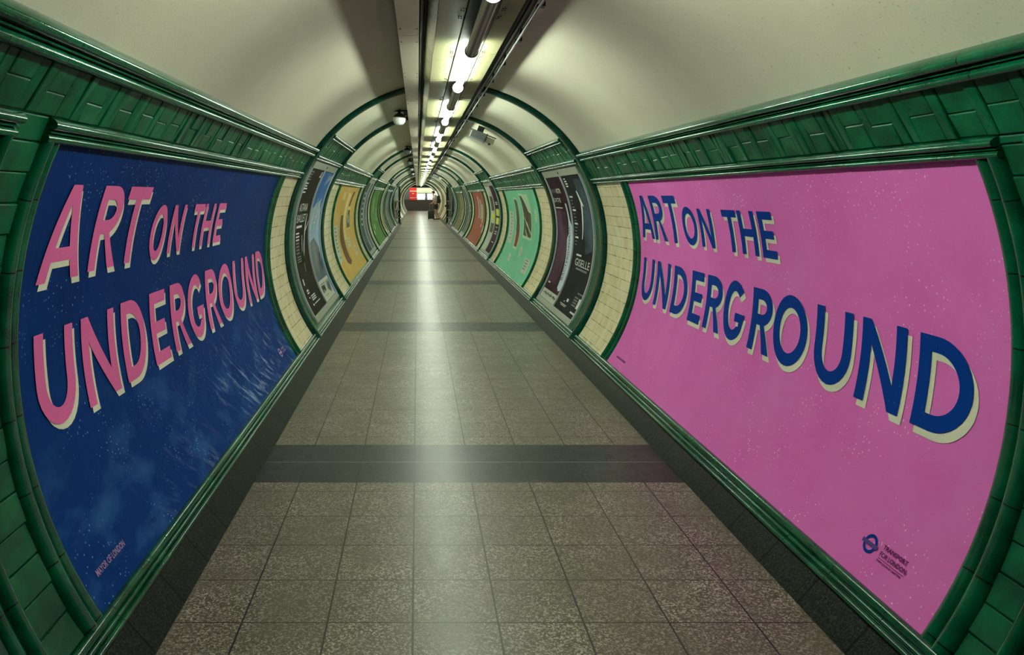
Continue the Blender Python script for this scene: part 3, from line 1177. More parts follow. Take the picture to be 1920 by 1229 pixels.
for a, t in ((13.28, -.35), (13.28, -.40), (14.05, -.55), (14.03, -.60)):
    dec(yl, [rect(a - .09, a + .09, t, t + 0.02)], M['ink_grey'], 'text_line', 2)
make_frame(yl, -1, 2.36 + PER, 6.15 + PER)

# third and fourth bays ------------------------------------------------------------
rd = poster('poster', 1, 2.27 + 2 * PER, 6.05 + 2 * PER, pt0, pt1, M['red_paper'], 'brick red poster with pale strips of words on the right wall')
b = 2 * PER
dec(rd, [rect(3.1 + b, 3.4 + b, -.30, .22), rect(3.2 + b, 3.5 + b, -.42, -.33), rect(2.45 + b, 2.75 + b, -.55, -.35), rect(4.3 + b, 4.6 + b, -.20, .45)], M['pale_paper'], 'label_strip', 1)
dec(rd, [[[(3.9 + b, .35), (3.65 + b, .35), (3.55 + b, -.2), (3.9 + b, -.2)]]], M['pale_green_print'], 'picture_border', 1)
make_frame(rd, 1, 2.27 + b, 6.05 + b)
gp = poster('poster', -1, 2.36 + b, 6.15 + b, bt0, bt1, M['green_paper'], 'leaf green poster with pale marks on the left wall')
dec(gp, [rect(3.6 + b, 3.75 + b, 0.0, .42), rect(3.9 + b, 4.05 + b, -.05, .35), rect(3.5 + b, 3.9 + b, -.5, -.36), rect(2.7 + b, 3.1 + b, -.62, -.52), rect(5.1 + b, 5.3 + b, -.3, .1)], M['pale_paper'], 'label_patch', 1)
make_frame(gp, -1, 2.36 + b, 6.15 + b)
b = 3 * PER
for s, mt, nm in ((1, 'olive_paper', 'small far olive poster on the right wall beyond the brick red one'), (-1, 'grey_print', 'small far grey poster on the left wall beyond the leaf green one')):
    o_ = poster('poster', s, 2.3 + b, 6.1 + b, Z[s]['post'][0], Z[s]['post'][1], M[mt], nm)
    dec(o_, [rect(3.4 + b, 3.7 + b, -.5, -.1), rect(4.4 + b, 4.6 + b, 0.0, .4)], M['pale_paper'], 'label_patch', 1)
    make_frame(o_, s, 2.3 + b, 6.1 + b)


# narrow paired posters in the short bays -------------------------------------------
def poster_case(s, k, label, near_e=7.60, far_e=9.66, mid=8.66):
    """aluminium case: header plate, foot plate, three uprights"""
    z = Z[s]
    b = k * PER
    root = empty('poster_case', pos(s, 0, 8.6 + b), label, 'poster case')
    for (t0, t1) in (z['plate'], z['plate_b']):
        mb = MB()
        sheet(mb, s, near_e + b, far_e + b, t0, t1, 0.016, 0.016)
        mb.build('plate', M['alu_plate'], root, True)
    for y in (near_e, mid - 0.012, far_e - 0.025):
        mb = MB()
        pr = [(y + b, 0.0), (y + b, 0.020), (y + b + 0.025, 0.020), (y + b + 0.025, 0.0)]
        mb.sweep_a(pr, arc2deg(z['plate_b'][1] - 0.0), arc2deg(z['plate'][0] + 0.0), s)
        mb.build('upright', M['aluminium'], root, True)
    if k == 0:
        mb = MB()
        a = arc2deg((z['plate'][0] + z['plate'][1]) / 2)
        p = Vector(pos(s, a, 8.62, 0.018))
        d = (Vector((CX, 8.62, CZ)) - p).normalized()
        mb.tube([p - d * 0.004, p + d * 0.004], 0.014, 12)
        mb.build('lock', M['screw'], root)
    return root


zr, zl = Z[1], Z[-1]
poster_case(1, 0, 'aluminium case holding the plum and charcoal ballet posters on the right wall')
poster_case(-1, 0, 'aluminium case holding the brown ballet and bright blue posters on the left wall')
r0, r1 = zr['plate_b'][1], zr['plate'][0]
l0, l1 = zl['plate_b'][1], zl['plate'][0]
# right, near half: charcoal ballet poster
gi = poster('poster', 1, 7.625, 8.64, r0, r1, M['charcoal_paper'], 'charcoal ballet poster reading GISELLE on the right wall')
dec(gi, [[[(8.05, .66), (7.72, .66), (7.66, .2), (7.70, -.12), (8.02, -.18), (8.12, .1)]]], M['steel_blue_print'], 'picture_print', 1, 'smoky blue picture')
dec(gi, [[[(8.12, .52), (8.08, .53), (7.98, .40), (7.93, .34), (8.02, .34), (8.09, .18), (8.17, -.02), (8.20, -.02), (8.14, .20), (8.06, .38)]]], M['ink_white'], 'dancer_print', 2, 'pale dancer with raised arm')
dec(gi, [[[(8.02, .36), (7.92, .34), (7.84, .20), (7.80, .06), (7.88, .02), (7.97, .18)]]], M['steel_blue_print'], 'dancer_dress', 2)
font_text(1, 'SWAN', 8.53, .645, 0.022, 0.14, M['ink_white'], 'small_lettering', gi, 0.010) if False else None
for i, (t, w) in enumerate(((.665, .10), (.635, .12), (.605, .13), (.575, .11))):
    dec(gi, [rect(8.53 - w, 8.53, t, t + .014)], M['ink_white'], 'text_line', 2)
for i in range(15):
    t = .445 - i * 0.039
    dec(gi, [rect(8.55 - (.17 if i % 4 == 0 else .13 - .02 * (i % 3)), 8.55, t, t + (.020 if i % 4 == 0 else .011))], M['ink_white' if i % 4 == 0 else 'ink_grey'], 'text_line', 2)
font_text(1, 'GISELLE', 8.43, -.325, 0.082, 0.70, M['ink_white'], 'title_lettering', gi, 0.0105, bold=0.0, label='white title GISELLE')
dec(gi, [rect(8.17, 8.42, -.215, -.195)], M['ink_white'], 'text_line', 2)
dec(gi, [rect(7.80, 8.33, -.365, -.345)], M['ink_grey'], 'text_line', 2)
dec(gi, [rect(8.13, 8.22, -.735, -.700), rect(8.28, 8.32, -.752, -.738), rect(8.12, 8.44, -.785, -.777), rect(8.15, 8.40, -.800, -.793)], M['ink_white'], 'text_line', 2)
dec(gi, [rect(7.66, 7.90, -.600, -.585)], M['ink_grey'], 'text_line', 2)
dec(gi, [rect(7.78, 7.95, t, t + .016) for t in (-.650, -.680, -.710, -.740)], M['ink_grey'], 'text_line', 2)
dec(gi, [rect(7.66, 7.74, -.745, -.635)], M['ink_white'], 'label_patch', 2)
dec(gi, [rect(7.66, 7.86, -.815, -.795)], M['ink_white'], 'text_line', 2)
# right, far half: plum poster
pl = poster('poster', 1, 8.68, 9.635, r0, r1, M['maroon_paper'], 'plum coloured poster with a tall pale tapering shape on the right wall')
dec(pl, [[[(9.58, .27), (9.0, .27), (9.0, -.1), (9.10, -.64), (9.58, -.66)]]], M['maroon_glow'], 'picture_print', 1, 'blurred plum picture')
font_text(1, 'BRYAN', 9.60, .50, 0.060, 0.34, M['ink_grey'], 'title_lettering', pl, 0.0105, bold=0.0)
font_text(1, 'KTR', 9.24, .50, 0.060, 0.27, M['ink_white'], 'title_lettering', pl, 0.0105, bold=0.03)
font_text(1, 'EXTE', 9.60, .385, 0.052, 0.46, M['ink_white'], 'title_lettering', pl, 0.0105)
dec(pl, [rect(9.14, 9.58, .305, .318)], M['ink_white'], 'rule_line', 2)
dec(pl, [[[(8.94, .375), (8.86, .365), (8.82, .18), (8.72, .10), (8.705, -.30), (8.70, -.60), (8.72, -.675), (8.80, -.70), (8.92, -.66), (8.96, -.35), (9.02, -.06), (8.93, .0), (8.90, .18)]]], M['taper'], 'tapering_shape', 2, 'tall pale tapering shape')
font_text(1, 'BACTERIOPHAGE', 8.92, -.56, 0.10, 0.66, M['ink_black'], 'vertical_lettering', pl, 0.0125, vertical=True)
dec(pl, [rect(9.40, 9.52, -.665, -.645)], M['ink_white'], 'text_line', 2)
dec(pl, [rect(8.685, 9.60, -.863, -.745)], M['pale_paper'], 'label_strip', 2, 'cream strip along the foot')
for i in range(9):
    dec(pl, [rect(9.48 - .085 * i - .05, 9.48 - .085 * i, -.80 - .004 * (i % 3), -.785 + .010 * (i % 2))], M['ink_black'], 'text_line', 3)

# left, near half: dark brown ballet poster
ab = poster('poster', -1, 7.625, 8.64, l0, l1, M['brown_paper'], 'dark brown ballet poster reading ASTANA BALLET on the left wall')
for i, t in enumerate((.735, .705, .675, .645, .60, .57, .54, .50)):
    dec(ab, [rect(7.70 + .02 * (i % 2), 7.92 - .03 * (i % 3), t, t + .015)], M['ink_grey' if i < 4 else 'ink_white'], 'text_line', 1)
dec(ab, [rect(8.46, 8.58, .69, .712), rect(8.50, 8.56, .715, .76)], M['ink_white'], 'text_line', 1)
font_text(-1, 'ASTANA', 7.80, .295, 0.085, 0.56, M['ink_white'], 'title_lettering', ab, 0.0085, label='white title ASTANA')
font_text(-1, 'BALLET', 7.76, .175, 0.085, 0.58, M['ink_white'], 'title_lettering', ab, 0.0085, label='white title BALLET')
dec(ab, [rect(7.78, 8.14, .115, .140), rect(7.78, 7.98, .05, .065), rect(7.78, 8.00, .015, .03), rect(7.78, 7.99, -.02, -.005)], M['ink_white'], 'text_line', 1)
dec(ab, [rect(7.78, 7.98, t, t + .015) for t in (-.055, -.09, -.125, -.16)] + [rect(7.80, 8.04, t, t + .012) for t in (-.20, -.225, -.25)], M['ink_grey'], 'text_line', 1)
dec(ab, [[[(8.41, .26), (8.44, .26), (8.40, .14), (8.37, .0), (8.30, -.15), (8.22, -.22), (8.26, -.12), (8.33, 0.0), (8.35, .14)]], [[(8.58, .18), (8.60, .17), (8.50, .10), (8.38, .06), (8.38, .08), (8.48, .12)]]], M['ink_white'], 'dancer_print', 2, 'white leaping dancer')
dec(ab, [[[(8.13, .03), (8.20, .02), (8.19, -.14), (8.12, -.16)]], [[(8.16, -.28), (8.20, -.28), (8.18, -.38), (8.15, -.38)]]], M['ink_grey'], 'dancer_print', 2, 'pale grey dancer')
dec(ab, [rect(7.83, 7.89, -.50, -.43), rect(7.86, 7.98, -.575, -.555), rect(7.86, 7.98, -.60, -.585), rect(7.86, 7.91, -.65, -.635)], M['ink_white'], 'text_line', 1)
dec(ab, [rect(7.98, 8.26, t, t + .012) for t in (-.645, -.668, -.69)] + [rect(8.02, 8.42, -.735, -.725), rect(7.90, 7.97, -.74, -.72)], M['ink_white'], 'text_line', 1)
# left, far half: bright blue poster
bb = poster('poster', -1, 8.68, 9.635, l0, l1, M['sky_paper'], 'bright blue poster with white scribbles on the left wall')
dec(bb, [[[(8.70, .30), (9.35, .42), (9.58, .2), (9.60, -.30), (9.50, -.56), (8.70, -.56)]]], M['pale_blue_print'], 'picture_print', 1, 'pale blue picture')
dec(bb, [[[(8.70, -.10), (9.10, -.05), (9.5, -.2), (9.6, -.56), (8.70, -.56)]]], M['grey_print'], 'picture_print', 2, 'grey rocky picture')
dec(bb, [[[(9.30, -.28), (9.48, -.24), (9.52, -.40), (9.40, -.50), (9.25, -.40)]]], M['steel_blue_print'], 'picture_print', 3)
for i in range(4):
    dec(bb, [[[(9.20 + .1 * i, .60 + .03 * i), (9.24 + .1 * i, .60 + .03 * i), (9.33 + .1 * i, .74), (9.29 + .1 * i, .74)]]], M['ink_white'], 'scribble', 2)
for i in range(8):
    a = 8.80 + .095 * i
    t = .05 + .06 * (i % 3)
    dec(bb, [[[(a, t), (a + .03, t), (a + .11, t + .26), (a + .08, t + .27)]]], M['ink_white'], 'scribble', 2)
for i in range(5):
    dec(bb, [rect(9.05 + .11 * i, 9.11 + .11 * i, .12 + .07 * (i % 3), .15 + .07 * (i % 3))], M['ink_white'], 'scribble', 2)
dec(bb, [rect(8.70, 9.54, -.822, -.57)], M['pale_paper'], 'label_strip', 3, 'pale box of words at the foot')
font_text(-1, 'IPM', 8.78, -.72, 0.085, 0.26, M['ink_black'], 'title_lettering', bb, 0.0145, bold=0.04)
dec(bb, [rect(8.80, 9.15, -.625, -.61), rect(8.82, 9.10, -.77, -.76)], M['ink_grey'], 'text_line', 4)
dec(bb, [[[(9.18, -.72), (9.30, -.60), (9.36, -.66), (9.44, -.60), (9.50, -.66), (9.36, -.78)]]], M['grey_print'], 'picture_print', 4)

# further short bays
for k, sd, mats, labs in (
        (1, 1, ('maroon_paper', 'pale_paper'), ('narrow maroon poster with two yellow squares on the right wall', 'narrow pale poster beside the maroon one on the right wall')),
        (1, -1, ('teal_paper', 'grey_print'), ('narrow dark teal poster with a strip of white marks on the left wall', 'narrow grey poster beyond the dark teal one on the left wall')),
        (2, 1, ('olive_paper', 'teal_paper'), ('far narrow olive poster with white dots on the right wall', 'far narrow teal poster on the right wall')),
        (2, -1, ('lime_print', 'olive_paper'), ('far narrow lime yellow poster on the left wall', 'far narrow olive poster on the left wall')),
        (3, 1, ('teal_paper', 'grey_print'), ('narrow teal poster nearest the folded gate on the right', 'narrow grey poster nearest the folded gate on the right')),
        (3, -1, ('grey_print', 'teal_paper'), ('narrow grey poster nearest the folded gate on the left', 'narrow teal poster nearest the folded gate on the left'))):
    b = k * PER
    t0, t1 = (r0, r1) if sd == 1 else (l0, l1)
    poster_case(sd, k, ('aluminium case of two narrow posters on the %s wall, ' % SIDE[sd]) + ('', 'past the second pair of arches', 'past the third pair of arches', 'next to the folded gate')[k])
    p = poster('poster', sd, 7.625 + b, 8.64 + b, t0, t1, M[mats[0]], labs[0])
    q = poster('poster', sd, 8.68 + b, 9.635 + b, t0, t1, M[mats[1]], labs[1])
    if k == 1 and sd == 1:
        dec(p, [rect(7.85 + b, 8.45 + b, .00, .16), rect(7.85 + b, 8.45 + b, -.19, -.04)], M['lime_print'], 'yellow_square', 1, 'yellow square')
        dec(p, [rect(7.95 + b, 8.4 + b, t, t + .02) for t in (.30, .26, -.27, -.37, -.42, -.62)], M['ink_white'], 'text_line', 1)
        dec(q, [rect(8.85 + b, 9.45 + b, .1, .45), rect(8.85 + b, 9.5 + b, -.42, -.2)], M['dark_picture'], 'picture_print', 1)
        dec(q, [rect(8.8 + b, 9.5 + b, -.12, .04)], M['lime_print'], 'label_patch', 1)
    elif k == 1:
        dec(p, [rect(8.1 + b, 8.4 + b, t, t + .045) for t in (.5, .38, .26, .14, .02, -.1, -.22)], M['ink_white'], 'text_line', 1)
        dec(p, [rect(7.95 + b, 8.4 + b, t, t + .02) for t in (-.5, -.55, -.6)], M['ink_grey'], 'text_line', 1)
    elif k == 2 and sd == 1:
        dec(p, [rect(8.0 + b, 8.3 + b, t, t + .05) for t in (.1, -.08)], M['ink_white'], 'text_line', 1)
    elif k == 2:
        dec(p, [rect(8.2 + b, 8.6 + b, t0 + .1, t1 - .1)], M['ink_grey'], 'label_strip', 1)


# ------------------------------------------------------------------ ceiling services
PANEL_Z = CAM_Z + 0.91
y = 3.725 - 4 * 1.088
i = 0
while y < Y_END - 0.2:
    y1 = min(y + 1.088, Y_END - 0.02)
    if y1 > -2.0:
        g = 0.006
        mb = MB()
        for x0, x1 in ((0.102, 0.237), (0.397, 0.506)):
            jz = random.uniform(0, 0.004)
            mb.box(x0, x1, y + g / 2, y1 - g / 2, PANEL_Z + jz, PANEL_Z + 0.012 + jz)
        # sloping cheek up to the vault
        b = len(mb.v)
        for yy in (y + g / 2, y1 - g / 2):
            for (x, z) in ((0.100, PANEL_Z + 0.001), (0.052, PANEL_Z + 0.062), (0.052, PANEL_Z + 0.30), (0.062, PANEL_Z + 0.30), (0.062, PANEL_Z + 0.066), (0.104, PANEL_Z + 0.013)):
                mb.vert((x, yy, z - (0.13 if z > PANEL_Z + 0.2 else 0)), (yy, x))
        for j in range(6):
            j2 = (j + 1) % 6
            mb.face((b + j, b + j2, b + 6 + j2, b + 6 + j))
        mb.face([b + j for j in range(6)])
        mb.face([b + 6 + j for j in range(6)][::-1])
        o = struct(mb.build('ceiling_panel', M['board']))
        if y < 16:
            mb = MB()
            for x in (0.215, 0.420):
                for yy in (y + 0.06, y + 0.10, y1 - 0.06, y1 - 0.10):
                    xx = x + random.uniform(-0.01, 0.01)
                    mb.lathe([(0.0035, PANEL_Z - 0.003), (0.0035, PANEL_Z + 0.002)], (xx, yy, 0), 8)
                    mb.lathe([(0.0035, PANEL_Z - 0.003), (0.0035, PANEL_Z + 0.002)], (xx + (0.012 if x < .3 else -0.012), yy + 0.008, 0), 8)
            mb.build('panel_screws', M['screw'], o)
    y += 1.088
    i += 1

# white batten tray carrying the lights, in sections
TX, TZ = 0.318, CAM_Z + 0.852
LIT0, PITCH, LIT = 4.40, 2.755, 1.50


def make_light(y_lit, label, group=None):
    """one fitting: lit tube followed (away from camera) by its unlit clear end"""
    root = empty('tube_light', (TX, y_lit, TZ), label, 'tube light', group)
    mb = MB()
    mb.box(0.243, 0.391, y_lit - 0.60, y_lit + PITCH - 0.606, PANEL_Z - 0.004, PANEL_Z + 0.02)
    mb.build('batten', M['white_metal'], root)
    mb = MB()
    mb.tube([(TX, y_lit + 0.012, TZ), (TX, y_lit + LIT - 0.012, TZ)], 0.026, 16)
    mb.build('lit_tube', M['lamp'], root, True)
    for yy in (y_lit, y_lit + LIT):
        mb = MB()
        mb.tube([(TX, yy - 0.006, TZ), (TX, yy + 0.006, TZ)], 0.042, 20)
        mb.build('end_cap', M['mid_grey'], root, True)
    mb = MB()
    a, b_ = y_lit + LIT + 0.006, y_lit + PITCH - 0.006
    mb.tube([(TX, a, TZ), (TX, (a + b_) / 2, TZ), (TX, b_, TZ)], 0.036, 24)
    mb.build('unlit_tube', M['diffuser'], root, True)
    for yy in (y_lit + 0.25, y_lit + LIT + 0.5):
        mb = MB()
        mb.box(TX - 0.010, TX + 0.010, yy, yy + 0.03, TZ + 0.020, PANEL_Z)
        mb.build('bracket', M['mid_grey'], root)
    return root


ordn = ['nearest', 'second', 'third', 'fourth', 'fifth', 'sixth', 'seventh', 'eighth']
k = -1
idx = 0
while LIT0 + k * PITCH + PITCH < Y_END:
    yl_ = LIT0 + k * PITCH
    if idx == 0:
        lab = 'tube light cut off at the top border of the photo'
    elif idx < 8:
        lab = '%s fully visible tube light in the row under the vault' % ordn[idx - 1]
    else:
        lab = 'small far tube light in the distant end of the ceiling row'
    r_ = make_light(yl_, lab, 'distant tube lights' if idx >= 8 else None)
    if idx == 1:
        mb = MB()
        mb.box(0.255, 0.285, 5.02, 5.10, PANEL_Z - 0.0055, PANEL_Z - 0.003)
        mb.build('rust_patch', M['rust'], r_)
    k += 1
    idx += 1

# pale square trunking left of the panels
trk = empty('cable_trunking', (-0.05, 30, CAM_Z + 0.88), 'long cream painted metal trunking running along the top of the vault', 'trunking')
TB = CAM_Z + 0.897
ys = [-1.67 + 2.925 * i for i in range(26)]
for i, y0 in enumerate(ys):
    y1 = min(y0 + 2.925 - 0.005, Y_END - 0.05)
    if y1 <= y0:
        break
    mb = MB()
    mb.box(-0.108, 0.007, y0, y1, TB, TB + 0.09)
    mb.build('trunking_length', M['trunk'], trk)
for i, y0 in enumerate(ys[1:6]):
    mb = MB()
    for dy in (-0.17, 0.17, 1.28, 1.46):
        for x in (-0.094, -0.004):
            mb.lathe([(0.0045, TB - 0.003), (0.0045, TB + 0.002)], (x, y0 + dy, 0), 8)
    mb.build('screws', M['screw'], trk)

# black cables in the slot between trunking and panels
cab = empty('cable_run', (0.03, 30, CAM_Z + 0.97), 'black cables in the dark slot between trunking and ceiling boards', 'cables')
for x, z, r_ in ((0.022, 0.955, 0.010), (0.040, 0.985, 0.011), (0.020, 0.985, 0.009)):
    mb = MB()
    mb.tube([(x, Y_BACK, CAM_Z + z)] + [(x + random.uniform(-0.003, 0.003), yy, CAM_Z + z + random.uniform(-0.004, 0.004)) for yy in range(0, 70, 2)] + [(x, Y_END, CAM_Z + z)], r_, 8)
    mb.build('cable', M['cable'], cab, True)

# black cable bundle and pale conduit right of the panels
bun = empty('cable_bundle', (0.56, 30, CAM_Z + 0.95), 'thick black cable bundle clipped along the right edge of the ceiling boards', 'cables')
for x, z, r_ in ((0.530, 0.945, 0.017), (0.556, 0.940, 0.015), (0.575, 0.962, 0.016), (0.545, 0.972, 0.015), (0.520, 0.975, 0.012)):
    mb = MB()
    mb.tube([(x, Y_BACK, CAM_Z + z)] + [(x + random.uniform(-0.004, 0.004), yy, CAM_Z + z + random.uniform(-0.004, 0.004)) for yy in range(0, 70, 1)] + [(x, Y_END, CAM_Z + z)], r_, 8)
    mb.build('cable', M['cable'], bun, True)
con = empty('conduit', (0.61, 30, CAM_Z + 0.95), 'thin pale conduit on clips beside the black cable bundle', 'conduit')
mb = MB()
mb.tube([(0.607, Y_BACK, CAM_Z + 0.943), (0.607, Y_END, CAM_Z + 0.943)], 0.008, 10)
mb.build('pipe', M['mid_grey'], con, True)
yy = 2.05
n = 0
while yy < 40:
    mb = MB()
    vz = CZ + math.sqrt(R * R - (0.63 - CX) ** 2)
    mb.box(0.598, 0.640, yy, yy + 0.05, CAM_Z + 0.948, CAM_Z + 0.958)
    mb.box(0.628, 0.640, yy, yy + 0.05, CAM_Z + 0.955, vz + 0.01)
    mb.build('clip', M['black_metal'], con)
    yy += 0.84
    n += 1

# hanging dome units along the left of the vault
dome0 = None
dl = ['white dome unit hanging left of the trunking, nearest of its row', 'dark dome unit second from the camera left of the trunking',
      'dark dome unit third from the camera left of the trunking', 'dark dome unit fourth from the camera left of the trunking', 'dark dome unit fifth from the camera left of the trunking',
      'small far dome unit, farthest of its row']


def make_dome(x, y, z, label, bowl):
    vz = CZ + math.sqrt(R * R - (x - CX) ** 2)
    root = empty('dome_unit', (x, y, z), label, 'ceiling unit')
    mb = MB()
    mb.lathe([(0.012, -0.075), (0.045, -0.068), (0.064, -0.045), (0.074, -0.015), (0.076, 0.012), (0.074, 0.016)], (x, y, z), 28)
    mb.build('bowl', bowl, root, True)
    mb = MB()
    mb.lathe([(0.076, 0.016), (0.074, 0.022), (0.050, 0.050), (0.030, 0.062), (0.022, 0.068)], (x, y, z), 28)
    mb.build('top_cone', M['dark_grey'], root, True)
    mb = MB()
    mb.tube([(x, y, z + 0.06), (x, y, vz + 0.02)], 0.018, 12)
    mb.box(x - 0.09, x + 0.12, y - 0.02, y + 0.05, vz - 0.022, vz - 0.006)
    mb.build('bracket', M['black_metal'], root)
    mb = MB()
    mb.box(x + 0.05, x + 0.11, y - 0.02, y + 0.05, z + 0.035, vz - 0.02)
    mb.build('side_box', M['mid_grey'], root)
    return root


for i, y in enumerate((8.75, 15.1, 20.2, 25.1, 30.4, 45.6)):
    make_dome(-0.215, y, CAM_Z + 0.90, dl[i], M['dome_white'] if i == 0 else M['mid_grey'])

# grey boxes under the right of the vault
for (x, y, z, lab, sc) in ((0.84, 10.35, CAM_Z + 0.83, 'grey metal box hanging under the right of the vault beyond the second arch', 1.0),
                           (0.80, 33.0, CAM_Z + 0.86, 'small far dark box hanging under the right of the vault', 1.2)):
    root = empty('utility_box', (x, y, z), lab, 'utility box')
    w, d, h = 0.11 * sc, 0.13, 0.050 * sc
    tilt = rad(22)

    def rot(px, pz):
        return (x + px * math.cos(tilt) + pz * math.sin(tilt), z - px * math.sin(tilt) + pz * math.cos(tilt))

    def rbox(mb, x0, x1, y0, y1, z0, z1):
        b = len(mb.v)
        for xx in (x0, x1):
            for yy in (y0, y1):
                for zz in (z0, z1):
                    q = rot(xx, zz)
                    mb.vert((q[0], yy, q[1]), (yy, xx))
        for q in ((0, 1, 3, 2), (4, 6, 7, 5), (0, 4, 5, 1), (2, 3, 7, 6), (0, 2, 6, 4), (1, 5, 7, 3)):
            mb.face([b + i for i in q])
    mb = MB()
    rbox(mb, -w, w * 0.9, y - d, y + d, -h, h)
    mb.build('box_body', M['mid_grey'], root)
    mb = MB()
    rbox(mb, w * 0.9, w * 1.0, y - d, y + d, -h * 1.1, h * 1.2)
    rbox(mb, -w * 0.4, w * 0.4, y - 0.03, y + 0.03, h, h + 0.10)
    rbox(mb, -w * 1.2, w * 2.3, y + 0.10, y + 0.13, h + 0.01, h + 0.022)
    mb.build('bracket', M['black_metal'], root)
    mb = MB()
    rbox(mb, w * 1.05, w * 2.1, y - d * 0.8, y + d * 0.7, -h * 0.9, h * 0.5)
    mb.build('side_case', M['trunk'], root)
    mb = MB()
    mb.lathe([(0.02, -0.03), (0.025, -0.01), (0.02, 0.0)], (x + w * 1.3, y - 0.05, z - 0.105), 12)
    mb.build('lens', M['dark_grey'], root)

# ------------------------------------------------------------------ folded gates
for s, (ax, ay), (px, py), lab in ((-1, (-1.20, 36.15), (-0.925, 38.0), 'black folding gate leaf standing open at the left wall'),
                                   (1, (1.72, 36.15), (1.50, 37.9), 'black folding gate leaf standing open at the right wall')):
    root = empty('gate_leaf', (px, py, 0), lab, 'gate')

    def gp(t, z):
        return (ax + (px - ax) * t, ay + (py - ay) * t, z)
    mb = MB()
    mb.tube([gp(1, 0.0), gp(1, 1.98)], 0.055, 10)
    mb.lathe([(0.08, 0.0), (0.08, 0.10)], gp(1, 0), 10)
    mb.build('post', M['black_metal'], root)
    mb = MB()
    pts = []
    for i in range(13):
        z = 0.12 + 1.80 * i / 12
        d = abs(z - CZ) / R
        t = 1 - 0.98 * math.sqrt(max(0.05, 1 - d * d)) ** 1.5
        pts.append(gp(max(0.02, min(0.9, t)), z))
    mb.tube(pts, 0.045, 8)
    mb.build('curved_edge', M['black_metal'], root)
    for z in (0.40, 0.78, 1.22):
        mb = MB()
        mb.tube([gp(0.08, z), gp(1, z)], 0.032, 8)
        mb.build('rail', M['black_metal'], root)
    for t in (0.3, 0.45, 0.6, 0.75, 0.88):
        mb = MB()
        mb.tube([gp(t, 0.35), gp(t, 1.25 if s == -1 else 1.7)], 0.016, 6)
        mb.build('bar', M['black_metal'], root)
    if s == -1:
        mb = MB()
        mb.box(px - 0.19, px - 0.04, py - 0.3, py - 0.26, 1.27, 1.90)
        mb.build('notice_plate', M['dome_white'], root)
    else:
        mb = MB()
        mb.box(px - 0.12, px + 0.12, py - 0.08, py - 0.02, 0.93, 1.03)
        mb.build('lock_box', M['black_metal'], root)

# ------------------------------------------------------------------ platform and train
mb = MB()
mb.sweep_a([(69.3, -0.02), (69.3, 0.03), (69.7, 0.03), (69.7, -0.02)], -41, 221, 1, 3.0)
trim(mb, M['platform_wall'])
mb = MB()
mb.box(-6, 7, Y_END, 72.7, -0.12, 0.0)
struct(mb.build('floor', M['platform']))
mb = MB()
mb.box(-6, 7, 72.0, 72.08, 0.001, 0.006)
o = mb.build('platform_edge_line', M['ink_white'])
tag(o, 'pale line along the platform edge in front of the train', 'floor marking')
mb = MB()
mb.box(-6, 7, 75.9, 76.1, -1.2, 4)
struct(mb.build('wall_far', M['platform_wall']))
mb = MB()
mb.box(-6.1, -6, 69.8, 76, -1.2, 4)
mb.box(7, 7.1, 69.8, 76, -1.2, 4)
struct(mb.build('wall_ends', M['platform_wall']))
mb = MB()
mb.box(-6, 7, 69.8, 76.1, 3.6, 3.75)
struct(mb.build('ceiling', M['platform_wall']))
mb = MB()
mb.box(-6, CX - 1.6, 69.9, 70.0, -0.1, 3.6)
mb.box(CX + 1.6, 7, 69.9, 70.0, -0.1, 3.6)
mb.box(CX - 1.6, CX + 1.6, 69.9, 70.0, CZ + R, 3.6)
struct(mb.build('wall_portal', M['platform_wall']))
mb = MB()
mb.box(-1.0, 1.55, 69.75, 69.95, 2.28, 2.46)
tag(mb.build('header_beam', M['black_metal']), 'dark beam across the far mouth of the passage above the train', 'beam')

tr = empty('train_car', (0.5, 74, 0), 'underground train car with lit windows and a red door at the far platform', 'train')
mb = MB()
mb.box(-5.5, 6.5, 72.85, 75.4, -0.05, 1.10)
mb.build('lower_body', M['train_dark'], tr)
mb = MB()
mb.box(-5.5, 6.5, 72.87, 75.4, 1.10, 2.28)
mb.build('upper_body', M['train_grey'], tr)
mb = MB()
mb.box(-0.09, 6.5, 72.83, 72.87, 1.76, 2.24)
mb.build('cream_panel', M['train_cream'], tr)
for x0, x1 in ((-0.05, 0.72), (0.95, 1.75), (1.95, 2.7)):
    mb = MB()
    mb.box(x0, x1, 72.82, 72.87, 1.28, 1.68)
    mb.build('window', M['lit_window'], tr)
    mb = MB()
    w = (x1 - x0) / 3
    for i in range(3):
        mb.box(x0 + w * i + 0.03, x0 + w * (i + 1) - 0.03, 72.82, 72.87, 1.12, 1.20)
    mb.build('lower_window', M['lit_window'], tr)
mb = MB()
mb.box(-0.78, -0.09, 72.79, 72.86, 1.06, 2.26)
d_ = mb.build('door', M['train_red'], tr)
mb = MB()
mb.box(-0.76, -0.10, 72.775, 72.79, 1.90, 1.97)
mb.box(-0.76, -0.10, 72.775, 72.79, 1.26, 1.30)
mb.box(-0.52, -0.36, 72.775, 72.79, 1.66, 1.74)
mb.build('white_stripes', M['ink_white'], d_)

# platform lights on its ceiling
pf = empty('platform_light', (0.3, 71.3, 3.5), 'strip light on the platform ceiling above the train', 'tube light')
mb = MB()
mb.tube([(-3, 71.4, 3.35), (4, 71.4, 3.35)], 0.04, 10)
mb.build('lit_tube', M['lamp'], pf)

# ------------------------------------------------------------------ person with backpack and suitcase
PX, PY = 1.0, 46.5


